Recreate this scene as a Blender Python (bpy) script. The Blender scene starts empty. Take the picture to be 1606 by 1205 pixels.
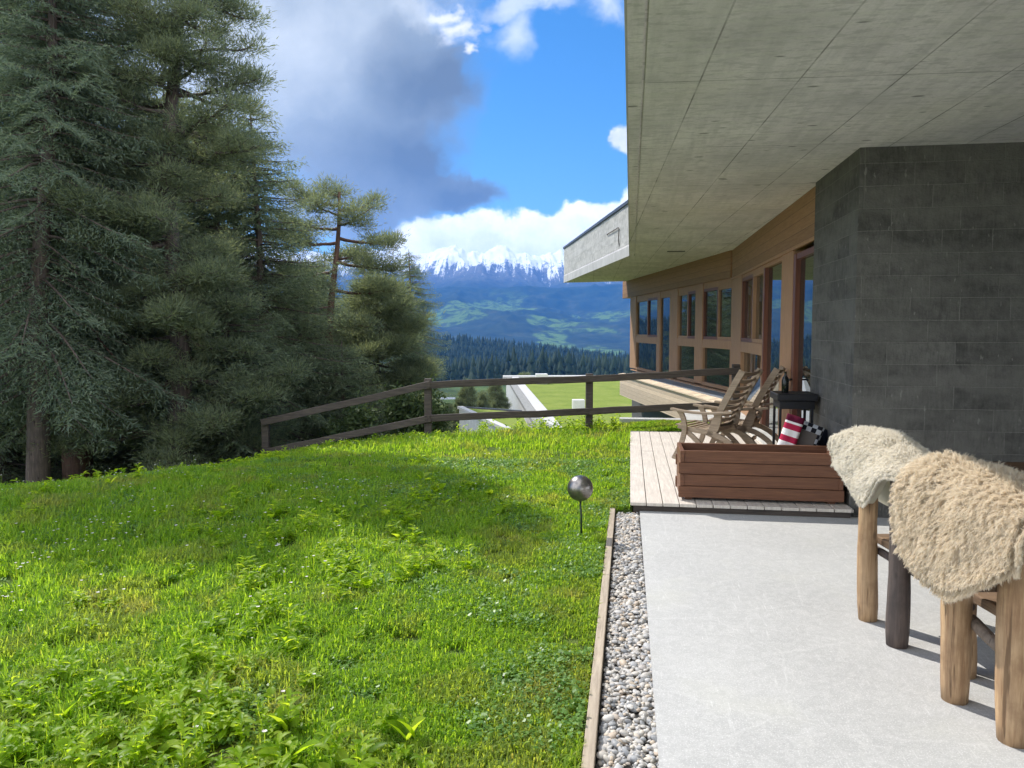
import bpy, bmesh, math, random
import numpy as np
from mathutils import Vector, Matrix

sc = bpy.context.scene
C = sc.collection
PI = math.pi
R = math.radians
random.seed(7)

# ------------------------------------------------------------------ frame of the terrace
AZ = R(8.7)                      # the terrace runs forward at this bearing
SA, CA = math.sin(AZ), math.cos(AZ)
def xy(u, v):                    # u along the terrace, v to the right of it
    return (u*SA + v*CA, u*CA - v*SA)
def uv_of(X, Y):
    return X*SA + Y*CA, X*CA - Y*SA

# ------------------------------------------------------------------ noise (numpy)
def _h(ix, iy, s):
    n = (ix.astype(np.int64)*374761393 + iy.astype(np.int64)*668265263 + s*974711) & 0x7fffffff
    n = ((n ^ (n >> 13))*1274126177) & 0x7fffffff
    n = n ^ (n >> 16)
    return (n & 0xffff)/65535.0
def vn(x, y, s=0):
    x = np.asarray(x, float); y = np.asarray(y, float)
    ix, iy = np.floor(x), np.floor(y); fx, fy = x-ix, y-iy
    fx = fx*fx*fx*(fx*(fx*6-15)+10); fy = fy*fy*fy*(fy*(fy*6-15)+10)
    a, b, c, d = _h(ix, iy, s), _h(ix+1, iy, s), _h(ix, iy+1, s), _h(ix+1, iy+1, s)
    return (a*(1-fx)+b*fx)*(1-fy) + (c*(1-fx)+d*fx)*fy
def fbm(x, y, o=4, s=0, g=.5):
    t = 0; a = 1; m = 0
    for i in range(o):
        t = t + a*vn(x*2**i+i*17.3, y*2**i-i*9.1, s+i*31); m += a; a *= g
    return t/m
def ridged(x, y, o=4, s=0, g=.5):
    t = 0; a = 1; m = 0
    for i in range(o):
        n = 1-np.abs(2*vn(x*2**i+i*13.7, y*2**i+i*5.9, s+i*57)-1)
        t = t + a*n*n; m += a; a *= g
    return t/m
def sst(a, b, x):
    t = np.clip((x-a)/(b-a), 0, 1); return t*t*(3-2*t)

# ------------------------------------------------------------------ materials
class G:
    def __init__(s, name):
        s.m = bpy.data.materials.new(name); s.m.use_nodes = True
        s.nt = s.m.node_tree; s.nt.nodes.clear()
        s.out = s.nt.nodes.new('ShaderNodeOutputMaterial')
    def n(s, typ, props=None, **ins):
        nd = s.nt.nodes.new('ShaderNode'+typ)
        for k, v in (props or {}).items(): setattr(nd, k, v)
        for k, v in ins.items():
            key = int(k[1:]) if k[0] == 'i' and k[1:].isdigit() else k.replace('_', ' ')
            sk = nd.inputs[key]
            if isinstance(v, bpy.types.NodeSocket): s.nt.links.new(v, sk)
            elif isinstance(v, bpy.types.Node): s.nt.links.new(v.outputs[0], sk)
            else: sk.default_value = v
        return nd
    def coord(s, kind='UV', scale=(1, 1, 1), rot=(0, 0, 0), loc=(0, 0, 0)):
        tc = s.n('TexCoord')
        return s.n('Mapping', Vector=tc.outputs[kind], Scale=scale, Rotation=rot, Location=loc)
    def noise(s, vec, scale, detail=4, rough=.55, dist=0):
        return s.n('TexNoise', Vector=vec, Scale=scale, Detail=detail, Roughness=rough, Distortion=dist)
    def ramp(s, fac, stops, interp='LINEAR'):
        r = s.n('ValToRGB', Fac=fac)
        cr = r.color_ramp; cr.interpolation = interp
        while len(cr.elements) < len(stops): cr.elements.new(.5)
        for e, (p, c) in zip(cr.elements, stops):
            e.position = p
            e.color = (c, c, c, 1) if isinstance(c, (int, float)) else (*c, 1)
        return r
    def mix(s, fac, a, b, typ='MIX'):
        f = lambda c: (*c, 1) if isinstance(c, tuple) and len(c) == 3 else c
        return s.n('MixRGB', {'blend_type': typ}, Fac=fac, Color1=f(a), Color2=f(b))
    def math(s, op, a, b=0.0, clamp=False):
        return s.n('Math', {'operation': op, 'use_clamp': clamp}, i0=a, i1=b)
    def bump(s, h, strength=.3, dist=.01, normal=None):
        b = s.n('Bump', Height=h, Strength=strength, Distance=dist)
        if normal is not None: s.nt.links.new(normal.outputs[0], b.inputs['Normal'])
        return b
    def bsdf(s, col, rough=.7, bump=None, metal=0, spec=.4, **kw):
        col = (*col, 1) if isinstance(col, tuple) and len(col) == 3 else col
        p = s.n('BsdfPrincipled', Base_Color=col, Roughness=rough, Metallic=metal, Specular_IOR_Level=spec, **kw)
        if bump is not None: s.nt.links.new(bump.outputs[0], p.inputs['Normal'])
        return p
    def end(s, sh):
        s.nt.links.new(sh.outputs[0], s.out.inputs['Surface']); return s.m

def wood_mat(name, light, dark, board=.14, grain_v=False, rough=.65, gap=True, obj=False, weather=.25, bumpy=.25):
    """boards: grain along UV u (or along v), each board its own tone"""
    g = G(name)
    kind = 'Object' if obj else 'UV'
    base = g.coord(kind)
    if obj:
        gr = g.coord('Object', scale=(9, 9, .7))
    else:
        gr = g.coord('UV', scale=(14, .8, 1) if grain_v else (.8, 14, 1))
    n1 = g.noise(gr, 3.2, 6, .65, .4)
    n2 = g.noise(gr, 11, 3, .6)
    n3 = g.noise(base, 2.3, 4, .6)
    f = g.math('ADD', g.math('MULTIPLY', n1, .65), g.math('MULTIPLY', n2, .35))
    col = g.ramp(f, [(.36, dark), (.50, tuple((a+b)/2 for a, b in zip(light, dark))), (.62, light)])
    col = g.mix(g.ramp(n3, [(.35, 0), (.7, weather)]), col, tuple(c*.55+.04 for c in light), 'MIX')
    h = f
    if obj:
        kn = g.n('TexVoronoi', Vector=g.coord('Object', scale=(6, 6, 3.2)), Scale=1.6)
        kk = g.ramp(kn.outputs['Distance'], [(.06, .8), (.16, 0)])
        col = g.mix(kk, col, tuple(c*.45 for c in dark))
        ck = g.noise(g.coord('Object', scale=(26, 26, 1.3)), 1.6, 3, .6)
        crk = g.ramp(ck, [(.60, 0), (.66, .7)])
        col = g.mix(crk, col, tuple(c*.4 for c in dark))
        bl = g.noise(base, 5.5, 5, .65)
        col = g.mix(g.ramp(bl, [(.48, 0), (.64, .55)]), col, tuple(c*.8+.01 for c in dark))
        h = g.math('SUBTRACT', f, g.math('ADD', crk, g.math('MULTIPLY', kk, .5)))
    if gap and not obj:
        sp = g.n('SeparateXYZ', Vector=base)
        ax = sp.outputs[0] if grain_v else sp.outputs[1]
        q = g.math('DIVIDE', ax, board)
        fl = g.math('FLOOR', q)
        wn = g.n('TexWhiteNoise', {'noise_dimensions': '1D'}, W=fl)
        tone = g.ramp(wn.outputs['Value'], [(0, .72), (1, 1.12)])
        col = g.mix(1.0, col, tone, 'MULTIPLY')
        fr = g.math('FRACT', q)
        e = g.math('ABSOLUTE', g.math('SUBTRACT', fr, .5))
        line = g.ramp(e, [(.465, 0), (.49, 1)])
        col = g.mix(g.math('MULTIPLY', line, .75), col, tuple(c*.25 for c in dark))
        h = g.math('SUBTRACT', f, g.math('MULTIPLY', line, 1.5))
    b = g.bump(h, bumpy, .006)
    return g.end(g.bsdf(col, rough, b, spec=.3))

def plain(name, col, rough=.6, metal=0, var=.15, scale=8, bump=.1, spec=.4):
    g = G(name)
    v = g.coord('Object')
    n = g.noise(v, scale, 5, .6)
    c = g.mix(g.ramp(n, [(.3, 0), (.7, 1)]), tuple(x*(1-var) for x in col), tuple(min(1, x*(1+var)) for x in col))
    b = g.bump(n, bump, .004)
    return g.end(g.bsdf(c, rough, b, metal, spec))

M = {}
# fair-faced concrete of the overhang: panels 0.6 x 1.75 m, dark joints, blow holes
def concrete_soffit():
    g = G('board marked concrete')
    v = g.coord('UV', rot=(0, 0, R(-2.8)))
    br = g.n('TexBrick', {'offset': 0.0, 'squash': 1.0}, Vector=g.coord('UV', rot=(0, 0, R(-2.8)), loc=(.55, .32, 0)), Color1=(1, 1, 1, 1), Color2=(.93, .93, .93, 1), Mortar=(.38, .38, .37, 1),
             Scale=1.0, Mortar_Size=.006, Mortar_Smooth=.3, Bias=0.0, Brick_Width=.60, Row_Height=1.75)
    n1 = g.noise(v, .9, 6, .6)
    st = g.noise(g.coord('UV', scale=(5, .35, 1), rot=(0, 0, R(-2.8))), 2.2, 6, .65)
    cr = g.noise(g.coord('UV', scale=(.5, 7, 1), rot=(0, 0, R(-2.8))), 2.0, 6, .65)
    fine = g.noise(v, 38, 3, .6)
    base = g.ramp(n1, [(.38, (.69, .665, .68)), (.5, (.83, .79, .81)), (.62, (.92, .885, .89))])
    base = g.mix(g.ramp(st, [(.46, .0), (.62, .42)]), base, (.55, .54, .54))
    base = g.mix(g.ramp(cr, [(.48, .0), (.62, .42)]), base, (.78, .78, .73))
    mot = g.noise(g.coord('UV', scale=(1.6, 4, 1)), 4.2, 5, .7)
    base = g.mix(g.ramp(mot, [(.50, 0), (.60, .55)]), base, (.52, .51, .51))
    yl = g.noise(v, .55, 3, .5)
    base = g.mix(g.ramp(yl, [(.5, 0), (.7, .35)]), base, (.68, .66, .56))
    jn = g.noise(v, 2.1, 3, .6)
    base = g.mix(g.ramp(jn, [(.38, .35), (.58, 1)]), base, g.mix(1.0, base, br, 'MULTIPLY'))
    # blow holes and trowel nicks
    vo = g.n('TexVoronoi', Vector=g.coord('UV', scale=(1, 2.4, 1)), Scale=3.1, Randomness=1.0)
    sz = g.noise(v, 2.6, 2, .5)
    hole = g.ramp(g.math('SUBTRACT', vo.outputs['Distance'], g.math('MULTIPLY', g.math('SUBTRACT', sz, .47), .5)), [(.03, 1), (.09, 0)])
    base = g.mix(g.math('MULTIPLY', hole, .75), base, (.13, .13, .12))
    base = g.mix(g.ramp(fine, [(.45, 0), (.75, .25)]), base, (.42, .42, .41))
    hh = g.math('SUBTRACT', g.math('ADD', g.math('MULTIPLY', fine, .3), g.math('MULTIPLY', st, .5)), g.math('MULTIPLY', hole, 1.0))
    return g.end(g.bsdf(base, .85, g.bump(hh, .25, .008), spec=.2))
M['soffit'] = concrete_soffit()

def concrete(name, col, scale=3):
    g = G(name)
    v = g.coord('UV')
    n1 = g.noise(v, scale, 6, .6); n2 = g.noise(v, 40, 3, .6)
    st = g.noise(g.coord('UV', scale=(6, .5, 1)), 2, 5, .6)
    c = g.mix(g.ramp(n1, [(.3, 0), (.7, 1)]), tuple(x*.82 for x in col), tuple(x*1.1 for x in col))
    c = g.mix(g.ramp(st, [(.5, 0), (.75, .3)]), c, tuple(x*.6 for x in col))
    c = g.mix(g.ramp(n2, [(.5, 0), (.8, .3)]), c, tuple(x*.7 for x in col))
    return g.end(g.bsdf(c, .85, g.bump(n2, .2, .004), spec=.2))
M['concrete'] = concrete('pale concrete', (.52, .52, .50))
M['concrete_dark'] = concrete('recess shade concrete', (.13, .13, .125))  # darkened copy for the base wall, shade of the recess put into its colour

def stone(name, c1, c2, mort, bw=.54, rh=.187, contrast=1.0):
    g = G(name)
    v = g.coord('UV')
    wob = g.noise(v, 5, 3, .5)
    vec = g.n('MixRGB', {'blend_type': 'ADD'}, Fac=.012, Color1=v.outputs[0], Color2=wob.outputs['Color'])
    br = g.n('TexBrick', {'offset': .41, 'offset_frequency': 2, 'squash': .72, 'squash_frequency': 3}, Vector=vec, Color1=(*c1, 1), Color2=(*c2, 1), Mortar=(*mort, 1),
             Scale=1.0, Mortar_Size=.0042, Mortar_Smooth=.25, Bias=-.1, Brick_Width=bw, Row_Height=rh)
    n1 = g.noise(v, 9, 8, .7); n2 = g.noise(g.coord('UV', scale=(9, 1.6, 1)), 5, 6, .7, .6); n3 = g.noise(v, 1.1, 4, .6)
    n4 = g.noise(v, 55, 3, .6)
    c = g.mix(g.ramp(n1, [(.35, 0), (.75, .55*contrast)]), br, tuple(x*1.7+.02 for x in c2))
    c = g.mix(g.ramp(n2, [(.45, 0), (.75, .6)]), c, tuple(x*.5 for x in c1))
    c = g.mix(g.ramp(n3, [(.4, 0), (.7, .35)]), c, (c1[0]*.9, c1[1]*.95, c1[2]*.9))
    sp = g.ramp(g.noise(g.coord('UV', scale=(1, .35, 1)), 26, 2, .5), [(.68, 0), (.74, .4)])
    c = g.mix(sp, c, tuple(min(1, x*2.6+.05) for x in c2))
    blk = g.noise(g.coord('UV', scale=(1/bw, 1/rh, 1)), .9, 2, .5)
    c = g.mix(g.ramp(blk, [(.4, 0), (.6, .45)]), c, tuple(x*1.35 for x in c2))
    h = g.math('ADD', g.math('MULTIPLY', n1, 1.1), g.math('ADD', g.math('MULTIPLY', n4, .4), g.math('MULTIPLY', g.math('SUBTRACT', 1.0, br.outputs['Fac']), 1.1)))
    return g.end(g.bsdf(c, .8, g.bump(h, 1.0, .022), spec=.25))
M['stone'] = stone('split face gneiss blocks', (.058, .056, .052), (.138, .133, .122), (.21, .205, .19))
M['stone_parapet'] = stone('pale gneiss blocks', (.30, .30, .28), (.46, .455, .43), (.33, .33, .31), contrast=1.8)

def paving():
    g = G('brushed pale concrete paving')
    v = g.coord('UV')
    vd = g.n('MixRGB', {'blend_type': 'ADD'}, Fac=.05, Color1=v.outputs[0], Color2=g.noise(v, 9, 3).outputs['Color'])
    n1 = g.noise(v, .8, 5, .6); n2 = g.noise(v, 60, 4, .7); n3 = g.noise(v, 17, 4, .65, 1.2)
    c = g.ramp(n1, [(.35, (.37, .37, .362)), (.65, (.44, .44, .428))])
    c = g.mix(g.ramp(n3, [(.42, .0), (.62, .42)]), c, (.54, .54, .525))
    c = g.mix(g.ramp(n2, [(.48, 0), (.66, .5)]), c, (.36, .36, .35))
    n5 = g.noise(v, 150, 2, .6)
    c = g.mix(g.ramp(n5, [(.56, 0), (.66, .5)]), c, (.76, .76, .75))
    # pale scratches in all directions
    for i, (rot, sc_) in enumerate(((35, 5.1), (-28, 4.3), (80, 5.7))):
        w = g.noise(g.coord('UV', rot=(0, 0, R(rot)), scale=(22, 1.1, 1)), sc_, 2, .5, .35)
        msk = g.noise(g.coord('UV', loc=(3.1*i, 1.7, 0)), 3.3, 2, .5)
        k = g.math('MULTIPLY', g.ramp(w, [(.64, 0), (.68, 1)]), g.ramp(msk, [(.50, 0), (.66, .32)]))
        c = g.mix(k, c, (.74, .74, .73))
    crk = g.n('TexVoronoi', {'feature': 'DISTANCE_TO_EDGE'}, Vector=vd, Scale=1.15)
    c = g.mix(g.ramp(crk.outputs['Distance'], [(.002, .10), (.008, 0)]), c, (.80, .80, .78))
    st = g.noise(v, 1.7, 3, .5)
    c = g.mix(g.ramp(st, [(.55, 0), (.75, .3)]), c, (.50, .50, .42))
    return g.end(g.bsdf(c, .7, g.bump(g.math('ADD', n2, n3), .35, .004), spec=.3))
M['paving'] = paving()

M['deck'] = wood_mat('sun bleached deck boards', (.72, .66, .58), (.50, .44, .38), gap=False, grain_v=True, weather=.4)
M['facade'] = wood_mat('larch cladding boards', (.50, .285, .15), (.35, .19, .095), board=.13, weather=.1)
M['facade_pale'] = wood_mat('pale larch boards', (.84, .70, .52), (.66, .50, .34), board=.10, weather=.15)
M['post_wood'] = wood_mat('larch posts', (.47, .275, .155), (.33, .185, .10), grain_v=True, gap=False, weather=.1)
M['red_wood'] = wood_mat('red stained frame wood', (.22, .085, .05), (.12, .045, .028), grain_v=True, gap=False, weather=.05, rough=.45)
M['planter'] = wood_mat('brown stained planter boards', (.20, .088, .046), (.105, .045, .025), gap=False, weather=.1, rough=.55)
M['bench'] = wood_mat('brown bench boards', (.21, .12, .065), (.12, .065, .035), board=.14, weather=.15)
M['fence'] = wood_mat('weathered dark fence wood', (.115, .092, .076), (.032, .026, .023), gap=False, weather=.3, rough=.8)
M['timber'] = wood_mat('grey edging timber', (.50, .42, .32), (.30, .24, .18), grain_v=True, gap=False, weather=.35)
M['teak'] = wood_mat('weathered teak', (.40, .31, .22), (.20, .15, .105), gap=False, weather=.3)
M['log_light'] = wood_mat('peeled log', (.54, .36, .20), (.25, .14, .07), obj=True, weather=.45, bumpy=.5)
M['log_dark'] = wood_mat('dark log', (.125, .095, .08), (.055, .042, .038), obj=True, weather=.2, bumpy=.5)
M['log_grey'] = wood_mat('grey log', (.26, .20, .15), (.13, .10, .08), obj=True, weather=.3, bumpy=.5)
M['bark'] = wood_mat('spruce bark', (.16, .12, .10), (.055, .042, .038), obj=True, weather=.3, bumpy=1.0)
M['bark_red'] = wood_mat('red brown bark', (.20, .11, .08), (.08, .042, .032), obj=True, weather=.25, bumpy=1.0)
M['stub'] = plain('cut branch wood', (.45, .33, .17), .8)
M['black'] = plain('black metal', (.012, .012, .015), .45, 0, .3)
M['black_glossy'] = plain('black gloss', (.01, .012, .01), .15, 0, .2, bump=0)
M['coping'] = plain('dark sheet metal coping', (.07, .075, .085), .45, .3, .15)
M['flash'] = plain('grey sheet metal sill', (.27, .30, .34), .4, .4, .1)
M['soil'] = plain('dark soil', (.02, .015, .012), .95, 0, .4, 30, .6)
M['globe'] = None
M['white_metal'] = plain('white painted metal', (.62, .61, .58), .5, 0, .06)
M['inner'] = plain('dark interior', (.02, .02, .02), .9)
M['roof_gravel'] = plain('grey roof gravel', (.22, .22, .205), .95, 0, .3, 5, .5)
M['coping_pale'] = plain('pale roof coping', (.44, .43, .41), .7, 0, .08)

g = G('gunmetal globe'); v = g.coord('Object'); n = g.noise(v, 14, 4, .6)
M['globe'] = g.end(g.bsdf(g.ramp(n, [(.3, (.20, .185, .17)), (.7, (.34, .31, .29))]), .33, g.bump(n, .05, .003), .9))
M['stake'] = plain('dark green stake', (.02, .035, .02), .5)

def glass(name, col, rough=.0):
    g = G(name)
    v = g.coord('Object'); n = g.noise(v, .55, 2, .5)
    b = g.bump(n, .02, .02)
    gl = g.n('BsdfGlossy', Color=(.92, .95, .96, 1), Roughness=rough, Normal=b)
    df = g.n('BsdfDiffuse', Color=(*col, 1))
    fr = g.n('Fresnel', IOR=1.6)
    f = g.math('ADD', g.math('MULTIPLY', fr, 1.0), .12, True)
    return g.end(g.n('MixShader', i0=f, i1=df, i2=gl))
M['glass'] = glass('dark window glass', (.018, .026, .024))

# ------------------------------------------------------------------ mesh builder
class MB:
    def __init__(s): s.v = []; s.f = []
    def add(s, vs, fs):
        b = len(s.v); s.v += [tuple(p) for p in vs]; s.f += [tuple(i+b for i in q) for q in fs]
        return s
    def box(s, x0, x1, y0, y1, z0, z1, T=None):
        vs = [(x, y, z) for z in (z0, z1) for y in (y0, y1) for x in (x0, x1)]
        if T: vs = [T(*p) for p in vs]
        return s.add(vs, [(0, 2, 3, 1), (4, 5, 7, 6), (0, 1, 5, 4), (2, 6, 7, 3), (0, 4, 6, 2), (1, 3, 7, 5)])
    def prism(s, poly, z0, z1):
        n = len(poly)
        a = sum(poly[i][0]*poly[(i+1) % n][1]-poly[(i+1) % n][0]*poly[i][1] for i in range(n))
        if a < 0: poly = poly[::-1]
        vs = [(x, y, z0) for x, y in poly]+[(x, y, z1) for x, y in poly]
        fs = [tuple(range(n-1, -1, -1)), tuple(range(n, 2*n))]+[(i, (i+1) % n, n+(i+1) % n, n+i) for i in range(n)]
        return s.add(vs, fs)
    def tube(s, pts, rad, n=10, caps=True, wob=0, rng=None):
        pts = [Vector(p) for p in pts]
        if not hasattr(rad, '__len__'): rad = [rad]*len(pts)
        b = len(s.v); prev = None
        for i, p in enumerate(pts):
            t = (pts[min(i+1, len(pts)-1)]-pts[max(i-1, 0)]).normalized()
            if prev is None:
                a = t.orthogonal().normalized()
            else:
                a = (prev-t*prev.dot(t)).normalized()
            prev = a; c = t.cross(a)
            for k in range(n):
                th = 2*PI*k/n; rr = rad[i]*(1+(rng.uniform(-wob, wob) if rng else 0))
                s.v.append(tuple(p+(a*math.cos(th)+c*math.sin(th))*rr))
        for i in range(len(pts)-1):
            for k in range(n):
                s.f.append((b+i*n+k, b+i*n+(k+1) % n, b+(i+1)*n+(k+1) % n, b+(i+1)*n+k))
        if caps:
            s.f.append(tuple(b+k for k in range(n-1, -1, -1))); e = b+(len(pts)-1)*n
            s.f.append(tuple(e+k for k in range(n)))
        return s
    def bar(s, p, q, w, h, side=None):
        """straight bar of section w (sideways) x h"""
        p, q = Vector(p), Vector(q); t = (q-p).normalized()
        sd = Vector(side) if side else t.cross(Vector((0, 0, 1)))
        if sd.length < 1e-4: sd = Vector((1, 0, 0))
        sd = (sd-t*sd.dot(t)).normalized(); up = sd.cross(t)
        vs = []
        for c in (p, q):
            for a, b_ in ((-1, -1), (1, -1), (1, 1), (-1, 1)):
                vs.append(c+sd*a*w/2+up*b_*h/2)
        return s.add(vs, [(0, 1, 2, 3), (7, 6, 5, 4), (0, 4, 5, 1), (1, 5, 6, 2), (2, 6, 7, 3), (3, 7, 4, 0)])
    def path(s, pts, w, h, side):
        """bar that follows a bent path, section w along side, h across"""
        pts = [Vector(p) for p in pts]; sd = Vector(side).normalized(); b = len(s.v)
        for i, p in enumerate(pts):
            t = (pts[min(i+1, len(pts)-1)]-pts[max(i-1, 0)]).normalized(); up = sd.cross(t).normalized()
            for a, c in ((-1, -1), (1, -1), (1, 1), (-1, 1)): s.v.append(tuple(p+sd*a*w/2+up*c*h/2))
        for i in range(len(pts)-1):
            for k in range(4): s.f.append((b+i*4+k, b+i*4+(k+1) % 4, b+i*4+4+(k+1) % 4, b+i*4+4+k))
        s.f.append((b+3, b+2, b+1, b)); e = b+4*(len(pts)-1); s.f.append((e, e+1, e+2, e+3))
        return s
    def build(s, name, mat, parent=None, org=(0, 0, 0), smooth=False, bevel=0, uvs=True):
        me = bpy.data.meshes.new(name)
        ox, oy, oz = org
        me.from_pydata([(x-ox, y-oy, z-oz) for x, y, z in s.v], [], s.f)
        bm = bmesh.new(); bm.from_mesh(me); bmesh.ops.recalc_face_normals(bm, faces=bm.faces[:])
        bm.to_mesh(me); bm.free()
        if uvs:
            lay = me.uv_layers.new(name='UVMap'); co = me.vertices
            for p in me.polygons:
                nx, ny, nz = p.normal
                hl = math.hypot(nx, ny)
                for li in p.loop_indices:
                    c = co[me.loops[li].vertex_index].co
                    if abs(nz) > .75 or hl < 1e-6: lay.data[li].uv = (c.x+ox, c.y+oy)
                    else: lay.data[li].uv = ((c.x+ox)*(-ny/hl)+(c.y+oy)*(nx/hl), c.z+oz)
        if smooth: me.polygons.foreach_set('use_smooth', [True]*len(me.polygons))
        o = bpy.data.objects.new(name, me); C.objects.link(o)
        if mat: me.materials.append(mat)
        if parent: o.parent = parent
        if bevel:
            md = o.modifiers.new('edge', 'BEVEL'); md.width = bevel; md.segments = 2; md.limit_method = 'ANGLE'; md.angle_limit = R(40)
        return o

def big(name, V, F, mat, parent=None, attrs=None, smooth=False, uv=None):
    """large mesh from numpy arrays; F is (n,3) or (n,4)"""
    V = np.ascontiguousarray(V, np.float32); F = np.ascontiguousarray(F, np.int32)
    me = bpy.data.meshes.new(name); k = F.shape[1]
    me.vertices.add(len(V)); me.vertices.foreach_set('co', V.ravel())
    me.loops.add(F.size); me.loops.foreach_set('vertex_index', F.ravel())
    me.polygons.add(len(F)); me.polygons.foreach_set('loop_start', np.arange(0, F.size, k, dtype=np.int32))
    try: me.polygons.foreach_set('loop_total', np.full(len(F), k, np.int32))
    except Exception: pass
    for an, ar in (attrs or {}).items():
        if np.ndim(ar) == 2:
            a = me.attributes.new(an, 'FLOAT_VECTOR', 'POINT'); a.data.foreach_set('vector', np.ascontiguousarray(ar, np.float32).ravel()); continue
        a = me.attributes.new(an, 'FLOAT', 'POINT'); a.data.foreach_set('value', np.ascontiguousarray(ar, np.float32))
    me.update(calc_edges=True); me.validate()
    if smooth: me.polygons.foreach_set('use_smooth', np.ones(len(F), bool))
    if mat: me.materials.append(mat)
    o = bpy.data.objects.new(name, me); C.objects.link(o)
    if parent: o.parent = parent
    return o

def tag(o, label=None, cat=None, group=None, kind=None):
    if label: o['label'] = label
    if cat: o['category'] = cat
    if group: o['group'] = group
    if kind: o['kind'] = kind
    return o
def thing(name, label, cat, loc=(0, 0, 0), rz=0, group=None, kind=None):
    o = bpy.data.objects.new(name, None); C.objects.link(o)
    o.empty_display_size = .2
    o.location = loc; o.rotation_euler = (0, 0, rz)
    return tag(o, label, cat, group, kind)
def uvthing(name, label, cat, u, v, z=0, group=None):
    """a thing whose local axes are (v, u, z) of the terrace; build its parts with org=(v,u,z)"""
    x, y = xy(u, v)
    return thing(name, label, cat, (x, y, z), -AZ, group)
def uvflat(o):
    o.rotation_euler = (0, 0, -AZ); return o
def quads(P, D, W, tip=.3):
    n = len(P)
    V = np.empty((n, 4, 3)); V[:, 0] = P-W/2; V[:, 1] = P+W/2; V[:, 2] = P+D+W*tip/2; V[:, 3] = P+D-W*tip/2
    return V.reshape(-1, 3), np.arange(4*n).reshape(-1, 4)
def unit(a): return a/(np.linalg.norm(a, axis=-1, keepdims=True)+1e-9)
# ------------------------------------------------------------------ ground
CP = np.array([  # X, Y, z
 (.2, 2, 0), (-.2, 0, 0), (.6, 5, 0), (.9, 6.8, -.01), (1.7, 11.3, .03), (1.25, 12.1, .03), (-1.27, 11.6, -.07), (-3.85, 12, -.45),
 (-2.6, 9.6, 0), (-3.6, 8.7, .0), (-5.1, 7.5, .0), (-8, 6.2, 0), (-3, 5, .04), (-3, 3, .05), (-3, 0, 0), (-8, 2, .05), (-1, 8, .03), (.4, 10, .05),
 (-5.4, 9.3, -.52), (-7.2, 9.2, -.85), (-9, 9, -1.1), (-4.3, 11, -.5), (-7, 12.5, -1.0), (-11, 12, -1.3), (-4, 15, -1.5), (-8, 16, -2.1), (0, 14.5, -.55), (3, 14.5, -.5), (2, 18, -1.6), (-2, 18, -2.3), (-12, 6, -.6),
 (5, 12, .0), (5, 18, -1.6), (-14, 0, 0), (6, 0, 0), (0, -5, 0), (-12, 20, -3), (2.5, 12.6, .06)])
def _phi(r2): return np.where(r2 > 1e-9, .5*r2*np.log(np.maximum(r2, 1e-9)), 0)
_d = ((CP[:, None, :2]-CP[None, :, :2])**2).sum(-1); _K = _phi(_d)+np.eye(len(CP))*.05
_P = np.c_[np.ones(len(CP)), CP[:, :2]]
_A = np.block([[_K, _P], [_P.T, np.zeros((3, 3))]])
_W = np.linalg.solve(_A, np.r_[CP[:, 2], 0, 0, 0])
def gz(X, Y, fine=True):
    X = np.asarray(X, float); Y = np.asarray(Y, float); sh = X.shape
    x, y = X.ravel(), Y.ravel()
    xc, yc = np.clip(x, -15, 9), np.clip(y, -6, 22)
    z = np.zeros_like(x)
    for i in range(0, len(x), 40000):
        s = slice(i, i+40000)
        d2 = (xc[s, None]-CP[None, :, 0])**2+(yc[s, None]-CP[None, :, 1])**2
        z[s] = _phi(d2)@_W[:len(CP)]+_W[-3]+_W[-2]*xc[s]+_W[-1]*yc[s]
    z = np.clip(z, -4, .3)
    far = np.interp(y, [-50, 10, 15, 25, 36, 60, 100, 300, 700, 1000, 1200, 1500, 2600], [-3, -2.5, -2.6, -4.2, -6, -7, -9, -22, -47, -44, -30, -60, -170])
    far = far - np.clip(x, -600, 600)*.10*sst(700, 1200, y) + (fbm(x/90, y/90, 4, 3)-.5)*np.clip((y-60)/8, 0, 14)
    w = np.maximum(sst(15, 21, y), np.maximum(sst(9, 16, -x-2), sst(7, 14, x)))
    w = np.where((y < 14) & (x > 0), 0, w)
    z = z*(1-w)+far*w
    if fine: z = z+(fbm(x/.9, y/.9, 3, 11)-.5)*.06*(y < 30)
    return z.reshape(sh)

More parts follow.
